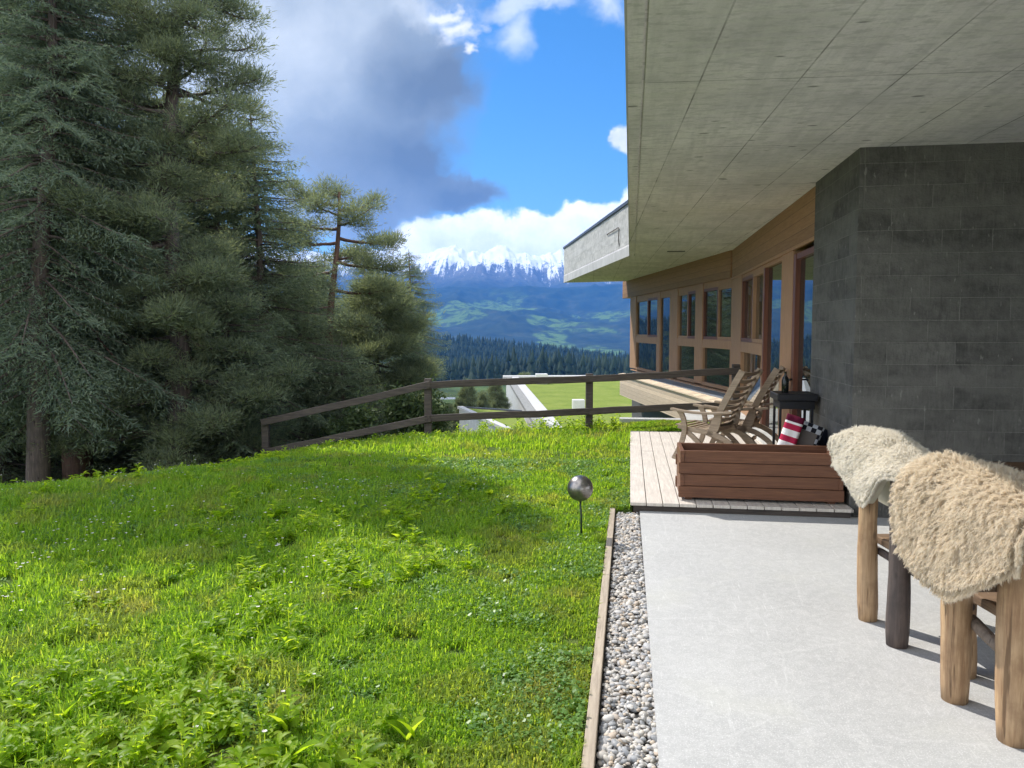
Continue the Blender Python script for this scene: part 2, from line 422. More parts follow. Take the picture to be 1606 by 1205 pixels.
def ground():
    un = np.unique(np.round(np.concatenate([np.arange(-6, 15, .12), [6.77, 6.80, 11.62, 11.65], np.geomspace(15.2, 2700, 90), [-10, -20, -60]]), 3))
    vn_ = np.unique(np.round(np.concatenate([np.arange(-9, 3, .12), [-.158, -.118, .03, .06], -np.geomspace(9.2, 1500, 60), np.geomspace(3.2, 1500, 60)]), 3))
    U_, V_ = np.meshgrid(un, vn_, indexing='ij')
    X = U_*SA+V_*CA; Y = U_*CA-V_*SA
    Z = gz(X, Y)
    hole = ((V_ > -.13) & (U_ < 6.785)) | ((V_ > .045) & (U_ < 11.635))
    hole &= (U_ > -8) & (V_ < 12)
    Z = np.where(hole, np.minimum(Z, -.12), Z)
    Z = np.where((V_ > 0) & (V_ < 12) & (U_ >= 11.6) & (U_ < 13.2), .0+.02*fbm(X*2, Y*2, 2, 5), Z)
    Z = np.where((V_ > -.6) & (V_ < 14) & (U_ > 13.25) & (U_ < 26), np.minimum(Z, -.7), Z)
    a, b = U_.shape; idx = np.arange(a*b).reshape(a, b)
    F = np.stack([idx[:-1, :-1], idx[:-1, 1:], idx[1:, 1:], idx[1:, :-1]], -1).reshape(-1, 4)
    g = G('meadow ground'); v = g.coord('Object')
    n1 = g.noise(v, 1.3, 5, .6); n2 = g.noise(v, 14, 5, .65); nf = g.noise(v, .02, 6, .6)
    c = g.ramp(n2, [(.34, (.040, .065, .012)), (.5, (.080, .13, .025)), (.66, (.15, .17, .05))])
    c = g.mix(g.ramp(n1, [(.54, 0), (.68, .8)]), c, (.15, .115, .06))
    cf = g.ramp(nf, [(.35, (.025, .045, .016)), (.6, (.07, .115, .03))])
    sp = g.n('SeparateXYZ', Vector=g.n('TexCoord').outputs['Object'])
    c = g.mix(g.ramp(g.math('DIVIDE', sp.outputs[1], 100.0), [(.2, 0), (.4, 1)]), c, cf)
    m = g.end(g.bsdf(c, .95, g.bump(n2, 1.0, .05), spec=.1))
    o = big('lawn', np.stack([X, Y, Z], -1).reshape(-1, 3), F, m, smooth=True)
    tag(o, kind='structure')
ground()

# terrace, gravel bed, timber edging, deck ---------------------------------
def terrace():
    mb = MB(); mb.prism([(.17, -6), (.102, 6.86), (14, 6.86), (14, -6)], -.1, 0)
    tag(uvflat(mb.build('terrace_paving', M['paving'])), kind='structure')
    mb = MB(); mb.prism([(-.12, -6), (-.12, 6.79), (.11, 6.79), (.18, -6)], -.12, -.035)
    g = G('dark gravel bed'); n = g.noise(g.coord('UV'), 60, 4)
    tag(uvflat(mb.build('gravel_bed', g.end(g.bsdf(g.ramp(n, [(.3, (.03, .03, .028)), (.7, (.16, .15, .14))]), .95)))), kind='structure')
    t = uvthing('timber_edging', 'narrow grey timber board edging between the lawn and the gravel strip', 'edging', 2, -.13)
    for a, b in ((-4, 1.2), (1.205, 4.9), (4.905, 6.79)):
        MB().box(-.158, -.112, a, b, -.11, .022).build('board', M['timber'], t, (-.13, 2, 0), bevel=.004)
terrace()

def pebbles():
    rng = np.random.default_rng(5)
    bm = bmesh.new(); bmesh.ops.create_icosphere(bm, subdivisions=2, radius=1)
    base = np.array([v.co[:] for v in bm.verts]); fc = np.array([[v.index for v in f.verts] for f in bm.faces]); bm.free()
    N = 5200
    u = rng.uniform(1.6, 6.77, N); w = rng.uniform(0, 1, N)
    vr = np.interp(u, [1.6, 6.8], [.150, .088]); v = -.098+w*(vr+.098)
    r = rng.lognormal(math.log(.0098), .34, N); r = np.clip(r, .005, .022)
    V = []
    for i in range(N):
        s = r[i]*np.array([rng.uniform(.95, 1.75), rng.uniform(.8, 1.1), rng.uniform(.5, .75)])
        p = base*s*(1+.10*np.sin(base[:, [1, 2, 0]]*3+rng.uniform(0, 6, 3)))
        a = rng.uniform(0, 2*PI); b = rng.normal(0, .35)
        ca, sa, cb, sb = math.cos(a), math.sin(a), math.cos(b), math.sin(b)
        Rm = np.array([[ca, -sa, 0], [sa, ca, 0], [0, 0, 1]])@np.array([[cb, 0, sb], [0, 1, 0], [-sb, 0, cb]])
        p = p@Rm.T
        x, y = xy(u[i], min(max(v[i], -.105+r[i]), vr[i]-r[i]*.6))
        V.append(p+np.array([x, y, -.032+rng.uniform(0, .022)]))
    V = np.concatenate(V); F = (fc[None]+np.arange(N)[:, None, None]*len(base)).reshape(-1, 3)
    g = G('river pebbles'); geo = g.n('NewGeometry'); rnd = geo.outputs['Random Per Island']
    c = g.ramp(rnd, [(0, (.16, .165, .17)), (.16, (.32, .33, .34)), (.36, (.46, .43, .385)), (.52, (.58, .53, .45)), (.66, (.50, .385, .27)), (.78, (.34, .345, .355)), (.9, (.68, .64, .58)), (1, (.24, .23, .22))])
    n = g.noise(g.coord('Object'), 90, 4, .6)
    c = g.mix(g.ramp(n, [(.4, 0), (.7, .4)]), c, (.5, .48, .45))
    o = big('gravel', V, F, g.end(g.bsdf(c, .6, g.bump(n, .1, .002), spec=.35)), smooth=True)
    tag(o, kind='stuff')
pebbles()

def deck():
    rng = random.Random(3)
    g = M['deck']
    root = tag(bpy.data.objects.new('wooden_deck', None), kind='structure'); C.objects.link(root)
    root.location = (*xy(6.77, .02), 0); root.rotation_euler = (0, 0, -AZ)
    org = (.02, 6.77, 0)
    mb = MB(); x = .02
    w = .143
    while x < 1.88:
        x1 = min(x+w-.007, 1.885)
        cuts = [6.77]+sorted(rng.uniform(7.2, 11.2) for _ in range(1))+[11.62]
        for a, b in zip(cuts[:-1], cuts[1:]):
            mb.box(x, x1, a+.002 if a > 6.78 else a+rng.uniform(0, .004), b-.002, .052, .08+rng.uniform(-.0015, .0015))
        x += w
    mb.build('deck_boards', g, root, org, bevel=.003)
    MB().box(1.0, 1.74, 11.622, 15.6, .0, .055).build('deck_step', M['concrete'], root, org)
    mb = MB()
    for y in (6.80, 8.0, 9.2, 10.4, 11.55): mb.box(.05, 1.87, y, y+.06, -.1, .05)
    mb.box(.05, .11, 6.865, 11.5, -.1, .05)
    mb.build('joists', M['fence'], root, org)
deck()

# concrete kerb past the deck
o = MB().box(-.16, 1.74, 13.03, 13.25, -.5, .10).build('concrete_kerb', M['concrete'], bevel=.01); uvflat(o)
tag(o, 'low pale concrete kerb across the grass beyond the deck', 'kerb')

# ------------------------------------------------------------------ the house
def ring_frame(x0, x1, y0, y1, z0, z1, wl, wr, wb, wt):
    """one closed rectangular frame in a wall that runs along y"""
    o = [(y0, z0), (y1, z0), (y1, z1), (y0, z1)]; i = [(y0+wl, z0+wb), (y1-wr, z0+wb), (y1-wr, z1-wt), (y0+wl, z1-wt)]
    vs = [(x, y, z) for x in (x0, x1) for y, z in o+i]
    fs = []
    for k in range(4):
        n = (k+1) % 4
        fs += [(k, n, 4+n, 4+k), (8+k, 12+k, 12+n, 8+n), (k, 8+k, 8+n, n), (4+k, 4+n, 12+n, 12+k)]
    return vs, fs

def house():
    B = uvthing('house', 'modern house with concrete roof overhang, dark stone wall and larch window front', 'house', 8, 4)
    org = (4, 8, 0)
    S = 3.12
    # overhanging slab with a drip groove along its free edge
    def off(p, q, d):   # shift an edge line to the right by d
        dx, dy = q[0]-p[0], q[1]-p[1]; L = math.hypot(dx, dy); n = (dy/L*d, -dx/L*d)
        return n
    e0, e1, e2 = (-.048, -6), (-.03, 16.2), (-2.15, 25.2)
    lip = .095; gr = .018
    sl = MB()
    sl.prism([e0, e1, (e1[0]+lip, 16.2), (e0[0]+lip, -6)], S, S+.24)
    sl.prism([(e0[0]+lip+gr, -6), (e1[0]+lip+gr, 16.2), (12, 16.2), (12, -6)], S, S+.24)
    sl.prism([(e0[0]+lip, -6), (e1[0]+lip, 16.2), (e1[0]+lip+gr, 16.2), (e0[0]+lip+gr, -6)], S+.02, S+.24)
    sl.prism([e1, e2, (-.2, 24.75), (12, 21.9), (12, 16.2)], S, S+.238)
    sl.build('overhang_slab', M['soffit'], B, org)
    # pale edge band of the slab, 3 mm proud
    MB().prism([(e0[0]-.003, -6), (e1[0]-.003, 16.199), (e2[0]-.003, 25.2), (e2[0]+.02, 25.21), (e1[0]+.01, 16.2), (e0[0]+.01, -6)], S-.002, S+.20).build('slab_edge', M['concrete'], B, org)
    # stone parapet on the slab and its coping
    MB().prism([(e0[0]+.004, -6), (e1[0]+.004, 16.2), (e2[0]+.006, 25.17), (e2[0]+.3, 25.1), (e1[0]+.3, 16.25), (e0[0]+.3, -6)], S+.242, S+1.08).build('parapet', M['stone_parapet'], B, org)
    MB().prism([(e0[0]-.012, -6), (e1[0]-.03, 16.2), (e2[0]-.03, 25.22), (e2[0]+.33, 25.16), (e1[0]+.33, 16.25), (e0[0]+.33, -6)], S+1.082, S+1.15).build('coping', M['coping'], B, org)
    # bent pipe on the parapet
    d = Vector((e2[0]-e1[0], e2[1]-e1[1], 0)).normalized(); nl = Vector((-d.y, d.x, 0))
    q = lambda s, o_, z: tuple(Vector((e1[0], e1[1], 0))+d*s+nl*o_+Vector((0, 0, z)))
    MB().tube([q(1.0, -.02, S+.24), q(.95, .022, S+.42), q(.90, .024, S+.66), q(.98, .022, S+.70), q(2.2, .022, S+.70), q(2.3, -.02, S+.70)], .010, 6).build('drain_pipe', M['fence'], B, org, smooth=True)
    # dark stone wall
    MB().box(1.89, 12, 6.93, 8.5, -.1, S+.03).build('stone_wall', M['stone'], B, org, bevel=.006)
    # slot in the soffit
    MB().box(.70, 1.04, 15.36, 15.46, S-.012, S+.01).build('ceiling_slot', M['coping'], B, org)
    F = 1.93
    # near facade: frieze, threshold
    MB().box(F, F+.2, 8.5, 15.6, 2.59, S+.02).build('frieze', M['facade'], B, org)
    MB().box(F-.012, F+.02, 8.5, 15.43, 2.55, 2.588).build('frieze_trim', M['post_wood'], B, org)
    MB().box(F-.17, F+.2, 8.5, 15.5, -.1, .155).build('threshold', M['concrete'], B, org)
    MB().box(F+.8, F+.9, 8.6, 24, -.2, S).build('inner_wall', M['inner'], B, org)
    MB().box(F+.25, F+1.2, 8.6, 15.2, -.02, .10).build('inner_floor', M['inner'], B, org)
    GL = F+.07
    # glazed door next to the stone wall
    dm = MB(); dm.box(F+.02, F+.13, 8.5, 8.64, .157, 2.5).box(F+.01, F+.13, 9.62, 9.75, .157, 2.5).box(F+.02, F+.13, 8.64, 9.62, 2.43, 2.5).box(F+.02, F+.13, 8.64, 9.62, .157, .26)
    D = dm.build('door', M['red_wood'], B, org, bevel=.004)
    MB().box(GL-.004, GL+.004, 8.64, 9.62, .26, 2.43).build('pane', M['glass'], D, org)
    MB().tube([(F+.01, 9.66, 1.0), (F-.04, 9.66, 1.0), (F-.04, 9.54, 1.0)], .011, 8).build('handle', M['coping'], D, org, smooth=True)
    # posts
    MB().box(F+.004, F+.17, 9.752, 10.45, .157, 2.588).build('post', M['post_wood'], B, org, bevel=.004)
    MB().box(F+.004, F+.17, 14.1, 15.36, .157, 2.588).build('post', M['post_wood'], B, org, bevel=.004)
    MB().box(F+.02, F+.17, 10.45, 14.1, 2.50, 2.588).build('head_rail', M['post_wood'], B, org)
    # fixed light
    w = MB().box(F+.01, F+.13, 11.75, 11.85, .157, 2.5).build('window', M['red_wood'], B, org, bevel=.003)
    MB().box(GL-.004, GL+.004, 10.45, 11.75, .157, 2.5).build('pane', M['glass'], w, org)
    # transom window with two sashes
    wm = MB().add(*ring_frame(F+.006, F+.17, 11.851, 14.099, .157, 1.39, .06, .06, .085, .18))
    w = wm.build('window', M['post_wood'], B, org, bevel=.003)
    for a, b, m in ((11.85, 12.88, M['post_wood']), (12.88, 14.1, M['red_wood'])):
        fm = MB(); fm.add(*ring_frame(F+.015, F+.12, a+.002, b-.002, 1.392, 2.498, .07, .05, .06, .06))
        fm.build('frame', m, w, org, bevel=.003)
        MB().box(GL-.004, GL+.004, a+.072, b-.052, 1.452, 2.438).build('pane', M['glass'], w, org)
    MB().box(GL-.004, GL+.004, 11.911, 14.039, .242, 1.21).build('pane', M['glass'], w, org)
    # far facade, bent 12 degrees to the left
    A = Vector((F, 15.4)); E = Vector((-.22, 25.26)); L = (E-A).length; dd = (E-A)/L; nn = Vector((-dd.y, dd.x))
    def T(s, o_, z):
        p = A+dd*s+nn*o_; return (p.x, p.y, z)
    def fb(mb, s0, s1, o0, o1, z0, z1): return mb.box(s0, s1, o0, o1, z0, z1, T)
    fb(MB(), .0, L, -.2, .03, 2.60, S+.02).build('frieze', M['facade'], B, org)
    fb(MB(), L-.14, L, -6, -.2, 2.60, S+.02).build('frieze', M['facade'], B, org)
    for a, b in ((1.8, 2.32), (3.75, 4.46)):
        fb(MB(), a, b, -.17, -.0, .42, 2.598).build('post', M['post_wood'], B, org, bevel=.004)
    fb(MB(), 8.26, 9.05, -.17, -.0, .42, 2.598).build('post', M['post_wood'], B, org, bevel=.004)
    fb(MB(), 5.46, 5.74, -.17, -.01, .42, 2.598).build('post', M['post_wood'], B, org, bevel=.004)
    fb(MB(), 0, 9.05, -.17, -.02, 2.47, 2.598).build('head_rail', M['post_wood'], B, org)
    GO = -.06
    def rf(s0, s1, o0, o1, z0, z1, wl, wr, wb, wt):
        vs, fs = ring_frame(o0, o1, s0, s1, z0, z1, wl, wr, wb, wt)
        return MB().add([T(y, x, z) for x, y, z in vs], fs)
    def unit_win(s0, s1, mull, red=()):
        w = rf(s0+.001, s1-.001, -.13, -.008, .40, 1.39, .05, .05, .07, .18).build('window', M['post_wood'], B, org, bevel=.003)
        for k, (a, b) in enumerate(((s0, mull), (mull, s1))):
            rf(a+.002, b-.002, -.11, -.02, 1.392, 2.468, .05, .05, .06, .06).build('frame', M['red_wood'] if k in red else M['post_wood'], w, org)
            fb(MB(), a+.05, b-.05, GO-.004, GO+.004, 1.45, 2.41).build('pane', M['glass'], w, org)
        fb(MB(), s0+.05, s1-.05, GO-.004, GO+.004, .47, 1.21).build('pane', M['glass'], w, org)
    unit_win(0.0, 1.8, .85, (1,))
    unit_win(2.32, 3.75, 2.95, (0,))
    unit_win(5.74, 8.26, 6.85, (0,))
    w = rf(4.461, 5.459, -.11, -.02, .40, 2.468, .04, .04, .06, .05).build('window', M['post_wood'], B, org)
    fb(MB(), 4.50, 5.42, GO-.004, GO+.004, .46, 2.42).build('pane', M['glass'], w, org)
    fb(MB(), 9.0, 9.06, -6, -.171, .42, 2.598).build('end_wall', M['facade'], B, org)
    # sloping sill bench on a boarded apron along the far windows
    s0, s1 = -.9, 8.0
    ap = MB()
    ap.add([T(s, o_, z) for s in (s0, s1) for o_, z in ((-.2, .38), (.52, .255), (.52, -.34), (-.2, -.30))],
           [(0, 1, 2, 3), (7, 6, 5, 4), (0, 4, 5, 1), (1, 5, 6, 2), (2, 6, 7, 3), (3, 7, 4, 0)])
    ap.build('apron', M['facade_pale'], B, org)
    sb = MB().add([T(s, o_, z+dz) for s in (s0+.9, s1+.95) for o_, z, dz in ((-.17, .379, .022), (.0, .345, .022), (.0, .345, 0), (-.17, .379, 0))],
           [(0, 1, 2, 3), (7, 6, 5, 4), (0, 4, 5, 1), (1, 5, 6, 2), (2, 6, 7, 3), (3, 7, 4, 0)])
    sb.build('sill', M['post_wood'], B, org)
    sb = MB().add([T(s, o_, z+dz) for s in (s0+.1, s1-1.2) for o_, z, dz in ((.06, .336, .012), (.30, .293, .012), (.30, .293, -.01), (.06, .336, -.01))],
           [(0, 1, 2, 3), (7, 6, 5, 4), (0, 4, 5, 1), (1, 5, 6, 2), (2, 6, 7, 3), (3, 7, 4, 0)])
    sb.build('sill_flashing', M['flash'], B, org)
    sb = MB().add([T(s, o_, z+dz) for s in (s0, s1+.05) for o_, z, dz in ((.40, .276, .03), (.56, .25, .03), (.56, .25, 0), (.40, .276, 0))],
           [(0, 1, 2, 3), (7, 6, 5, 4), (0, 4, 5, 1), (1, 5, 6, 2), (2, 6, 7, 3), (3, 7, 4, 0)])
    sb.build('sill_edge', M['facade_pale'], B, org)
    fb(MB(), -.6, 8.9, -6, -.05, -2.5, -.295).build('base_wall', M['concrete_dark'], B, org)
    return B
house()
# ------------------------------------------------------------------ things on the deck and terrace
def planter():
    u0, u1, v0, v1, z0, z1 = 6.92, 7.42, .455, 1.835, .105, .53
    t = uvthing('planter_box', 'long empty brown stained wooden planter box with finger jointed corners at the deck edge', 'planter', u0, (v0+v1)/2, .08)
    org = ((v0+v1)/2, u0, .08)
    h = (z1-z0)/4
    fr = MB()
    for k in range(4):
        e = .024 if k % 2 else 0
        fr.box(v0-(.012 if not k % 2 else -.03), v1+(.012 if not k % 2 else -.03), u0, u0+.035, z0+k*h+.0025, z0+(k+1)*h-.0025)
    fr.build('front_panel', M['planter'], t, org, bevel=.004)
    bk = MB()
    for k in range(4): bk.box(v0-(.012 if not k % 2 else -.03), v1+(.012 if not k % 2 else -.03), u1-.035, u1, z0+k*h+.0025, z0+(k+1)*h-.0025)
    bk.build('back_panel', M['planter'], t, org, bevel=.004)
    for a, b in ((v0, v0+.035), (v1-.035, v1)):
        sd = MB()
        for k in range(4): sd.box(a, b, u0-.012 if k % 2 else u0+.036, u1+.012 if k % 2 else u1-.036, z0+k*h+.0025, z0+(k+1)*h-.0025)
        sd.build('side_panel', M['planter'], t, org, bevel=.004)
    MB().box(v0+.04, v1-.04, u0+.04, u1-.04, z0+.02, z0+.30).build('soil', M['soil'], t, org)
    for x in (v0+.05, v1-.11):
        for y in (u0+.05, u1-.11): MB().box(x, x+.06, y, y+.06, .081, z0+.01).build('foot', M['planter'], t, org)
planter()

def deck_chair(loc, rz, label):
    t = thing('deck_chair', label, 'chair', loc, rz, 'deck chairs on the wooden deck')
    m = M['teak']; W = .27
    def arc(pts, n=8):
        # quadratic through three points
        a, b, c = [Vector(p) for p in pts]; o = []
        for i in range(n+1):
            s = i/n; o.append(a*(1-s)**2+(b*2-(a+c)/2)*2*s*(1-s)+c*s*s)
        return o
    for sy in (-1, 1):
        y = sy*W
        MB().path(arc([(.10, y, .30), (-.06, y, .66), (-.28, y, 1.06)]), .030, .075, (0, 1, 0)).build('back_stile', m, t, bevel=.004)
        MB().path(arc([(.56, y*1.13, .595), (.2, y*1.13, .565), (-.20, y*1.13, .60)]), .075, .026, (0, 1, 0)).build('armrest', m, t, bevel=.006)
        MB().path(arc([(.47, y*1.05, .58), (.40, y*1.05, .34), (.53, y*1.05, 0)]), .028, .06, (0, 1, 0)).build('leg', m, t, bevel=.004)
        MB().path(arc([(.43, y*.93, .36), (.22, y*.93, .20), (.06, y*.93, 0)]), .028, .055, (0, 1, 0)).build('leg', m, t, bevel=.004)
        MB().path(arc([(.26, y*1.0, .36), (-.12, y*1.0, .26), (-.32, y*1.0, 0)]), .030, .060, (0, 1, 0)).build('leg', m, t, bevel=.004)
        MB().path(arc([(-.02, y*1.0, .58), (-.01, y*1.0, .45), (.04, y*1.0, .34)]), .028, .05, (0, 1, 0)).build('arm_support', m, t, bevel=.004)
        MB().path(arc([(.50, y*.9, .39), (.22, y*.9, .345), (-.0, y*.9, .37)]), .028, .05, (0, 1, 0)).build('seat_rail', m, t, bevel=.004)
    st = MB()
    for i in range(10):
        s = i/9; x = .51-.50*s; z = .405-.045*math.sin(PI*s)*1.0+.0*s
        st.bar((x, -W*.95, z), (x, W*.95, z), .038, .016)
    st.build('seat', m, t, bevel=.003)
    bk = MB(); cur = arc([(.075, 0, .37), (-.06, 0, .67), (-.265, 0, 1.035)], 9)
    for i, p in enumerate(cur):
        q = cur[min(i+1, 9)]-cur[max(i-1, 0)]
        side = Vector((q.x, 0, q.z)).normalized()
        w = W-.012
        # each slat a shallow curve between the stiles
        nrm = Vector((-side.z, 0, side.x))
        pts = [Vector((p.x, k*w, p.z))+nrm*(-.0+.035*(1-k*k)) for k in (-1, -.5, 0, .5, 1)]
        bk.path([tuple(a) for a in pts], .045, .014, side)
    bk.build('backrest', m, t, bevel=.003)
    MB().bar((.04, -W, .17), (.04, W, .17), .03, .04).build('stretcher', m, t)
    return t
c1 = deck_chair((2.50, 8.88, .08), math.atan2(.62, -.78), 'weathered teak deck chair in front, its slatted back fully in view')
def copy_tree(o, parent=None):
    c = o.copy(); C.objects.link(c)
    if parent: c.parent = parent
    for ch in list(o.children): copy_tree(ch, c)
    return c
c2 = copy_tree(c1)
c2.location = (2.98, 9.36, .08); c2.rotation_euler = (0, 0, math.atan2(.45, -.89))
c2['label'] = 'weathered teak deck chair nearer the glass door, half hidden behind the other chair'

def griddle():
    u, v = 8.2, 1.66
    t = uvthing('side_table', 'narrow black metal side table with thick top in front of the glass door', 'table', u, v, .08)
    org = (v, u, .08)
    MB().box(1.47, 1.86, 8.0, 8.42, .885, .955).build('tabletop', M['black'], t, org, bevel=.008)
    MB().box(1.50, 1.84, 8.03, 8.40, .80, .884).build('apron', M['black'], t, org, bevel=.006)
    for x in (1.51, 1.815):
        for y in (8.05, 8.37): MB().box(x-.012, x+.012, y-.012, y+.012, .08, .80).build('leg', M['black'], t, org)
    b = MB(); x, y = xy(8.2, 1.58)
    prof = [(.034, 0), (.036, .005), (.036, .12), (.03, .15), (.013, .175), (.013, .21), (.015, .215)]
    b.tube([(0, 0, z) for r, z in prof], [r for r, z in prof], 14)
    o = b.build('bottle', M['black_glossy'], smooth=True); o.location = (x, y, .956)
    tag(o, 'small dark bottle standing on the black side table', 'bottle')
griddle()

def cushion_mesh(w, h, d, seed=0):
    bm = bmesh.new(); bmesh.ops.create_grid(bm, x_segments=1, y_segments=1, size=.5)
    bm.free()
    n = 14; V = []; F = []
    for sd in (-1, 1):
        for i in range(n+1):
            for j in range(n+1):
                a, b = i/n*2-1, j/n*2-1
                ex = (1-abs(a)**4)*(1-abs(b)**4)
                V.append((a*w/2*(1-.03*(1-b*b)), sd*d/2*(.25+.75*ex**.5)+.006*math.sin(5*a+seed)*math.sin(4*b), (b+1)/2*h))
    N = (n+1)*(n+1)
    for k in range(2):
        for i in range(n):
            for j in range(n):
                q = (k*N+i*(n+1)+j, k*N+(i+1)*(n+1)+j, k*N+(i+1)*(n+1)+j+1, k*N+i*(n+1)+j+1)
                F.append(q if k else q[::-1])
    ring = [i*(n+1) for i in range(n+1)]+[n*(n+1)+j for j in range(1, n+1)]+[i*(n+1)+n for i in range(n-1, -1, -1)]+[j for j in range(n-1, 0, -1)]
    for a, b in zip(ring, ring[1:]+ring[:1]): F.append((a, b, N+b, N+a))
    mb = MB(); mb.v = V; mb.f = F; return mb
def cushions():
    def striped():
        g = G('red white striped fabric'); sp = g.n('SeparateXYZ', Vector=g.coord('Object'))
        f = g.math('FRACT', g.math('DIVIDE', sp.outputs[2], .118))
        c = g.ramp(f, [(0, (.42, .025, .07)), (.48, (.80, .78, .76))], 'CONSTANT')
        top = g.ramp(sp.outputs[2], [(.665, 0), (.667, 1)], 'CONSTANT')
        c = g.mix(top, c, (.10, .01, .03))
        n = g.noise(g.coord('Object'), 160, 3)
        return g.end(g.bsdf(c, .9, g.bump(n, .2, .002), spec=.1))
    def bordered():
        g = G('taupe fabric with checked border'); sp = g.n('SeparateXYZ', Vector=g.coord('Object'))
        ch = g.n('TexChecker', Vector=g.coord('Object'), Color1=(.015, .015, .02, 1), Color2=(.42, .43, .46, 1), Scale=22.0)
        ax = g.math('ABSOLUTE', sp.outputs[0])
        e = g.math('MAXIMUM', g.ramp(ax, [(.11, 0), (.112, 1)], 'CONSTANT'), g.ramp(sp.outputs[2], [(.585, 0), (.587, 1)], 'CONSTANT'))
        n = g.noise(g.coord('Object'), 160, 3)
        return g.end(g.bsdf(g.mix(e, (.12, .105, .095), ch), .9, g.bump(n, .2, .002), spec=.1))
    navy = plain('dark navy fabric', (.014, .016, .028), .9, 0, .3, 60, .2)
    for nm, w, h, d, m, u, v, lean, yaw, lab in (
        ('cushion', .165, .73, .09, striped(), 7.56, 1.355, .28, -.30, 'red and white striped cushion leaning behind the planter'),
        ('cushion', .30, .67, .09, bordered(), 7.63, 1.475, .32, -.35, 'taupe cushion with black and white checked border behind the striped one'),
        ('cushion', .34, .62, .10, navy, 7.75, 1.58, .30, -.25, 'dark navy cushion leaning against the stone wall corner')):
        o = cushion_mesh(w, h, d).build(nm, m, smooth=True)
        x, y = xy(u, v); o.location = (x, y, .085)
        o.rotation_euler = (R(-6), lean, -AZ+yaw)
        tag(o, lab, 'cushion', 'cushions stacked at the wall')
cushions()

def wall_bench():
    t = uvthing('wooden_bench', 'brown wooden bench along the dark stone wall behind the log chairs', 'bench', 6.7, 3.6)
    org = (3.6, 6.7, 0)
    MB().box(2.28, 7, 6.46, 6.90, .455, .50).build('seat', M['bench'], t, org, bevel=.005)
    MB().box(2.28, 7, 6.475, 6.51, .34, .453).build('seat_apron', M['bench'], t, org, bevel=.004)
    for x in (2.4, 4.2, 6.0): MB().box(x, x+.09, 6.52, 6.86, 0, .453).build('leg', M['bench'], t, org)
wall_bench()

def log(mb, p, q, r, seed, n=14, seg=12, taper=.95):
    rng = random.Random(seed); p, q = Vector(p), Vector(q)
    pts = []; rd = []
    bx, by = rng.uniform(-.01, .01), rng.uniform(-.01, .01)
    for i in range(seg+1):
        s = i/seg
        pts.append(p.lerp(q, s)+Vector((bx*math.sin(PI*s), by*math.sin(PI*s), 0)))
        e = 1-.10*(max(0, 1-s*seg/1.2)+max(0, 1-(1-s)*seg/1.2))
        rd.append(r*(1-(1-taper)*s)*e*(1+.05*math.sin(5*s+seed)+rng.uniform(-.02, .02)))
    mb.tube(pts, rd, n, True, .018, rng); return mb
def log_seats():
    L1, L2, P3 = (1.967, 4.149), (1.953, 3.80), (2.10, 3.46)
    t = thing('log_seat', 'farther rustic log seat with one dark post, cream sheepskin over its back', 'seat', (2.1, 3.8, 0), 0, 'log seats on the terrace')
    org = (2.1, 3.8, 0)
    log(MB(), (*L1, 0), (1.955, 4.15, .95), .052, 1).build('post', M['log_light'], t, org, True)
    o = log(MB(), (*L2, 0), (1.945, 3.80, .87), .055, 2).build('post', M['log_dark'], t, org, True); o['label'] = 'dark grey weathered post'
    log(MB(), (*P3, 0), (2.08, 3.46, .88), .050, 3).build('post', M['log_light'], t, org, True)
    log(MB(), (1.955, 4.24, .90), (1.955, 3.80, .85), .030, 4).build('back_rail', M['log_grey'], t, org, True)
    log(MB(), (2.02, 4.2, .385), (2.08, 3.40, .345), .022, 5).build('stretcher', M['log_dark'], t, org, True)
    for k, y in enumerate((4.16, 3.45)): log(MB(), (2.44, y, 0), (2.44, y, .41), .05, 6+k).build('leg', M['log_grey'], t, org, True)
    sm = MB()
    for k in range(3): sm.box(2.025+k*.155, 2.175+k*.155, 3.38, 4.24, .415, .46)
    sm.build('seat', M['log_plank'], t, org, bevel=.008)
    L3, L4 = (1.916, 3.224), (1.955, 2.889)
    t = thing('log_seat', 'nearest rustic log seat of thick light posts under a tan sheepskin', 'seat', (2.1, 3.0, 0), 0, 'log seats on the terrace')
    org = (2.1, 3.0, 0)
    log(MB(), (*L3, 0), (1.90, 3.22, .93), .060, 11).build('post', M['log_light'], t, org, True)
    log(MB(), (*L4, 0), (1.935, 2.885, .93), .066, 12).build('post', M['log_light'], t, org, True)
    log(MB(), (1.90, 3.30, .95), (1.96, 2.78, .94), .035, 13).build('back_rail', M['log_grey'], t, org, True)
    log(MB(), (1.97, 3.22, .36), (2.0, 2.87, .27), .026, 14).build('stretcher', M['log_grey'], t, org, True)
    for k, y in enumerate((3.16, 2.82)): log(MB(), (2.42, y, 0), (2.42, y, .41), .055, 15+k).build('leg', M['log_grey'], t, org, True)
    sm = MB()
    for k in range(3): sm.box(2.0+k*.155, 2.15+k*.155, 2.75, 3.28, .415, .46)
    sm.build('seat', M['log_plank'], t, org, bevel=.008)
M['log_plank'] = wood_mat('rough seat plank', (.30, .20, .12), (.14, .09, .06), gap=False, weather=.3)
log_seats()

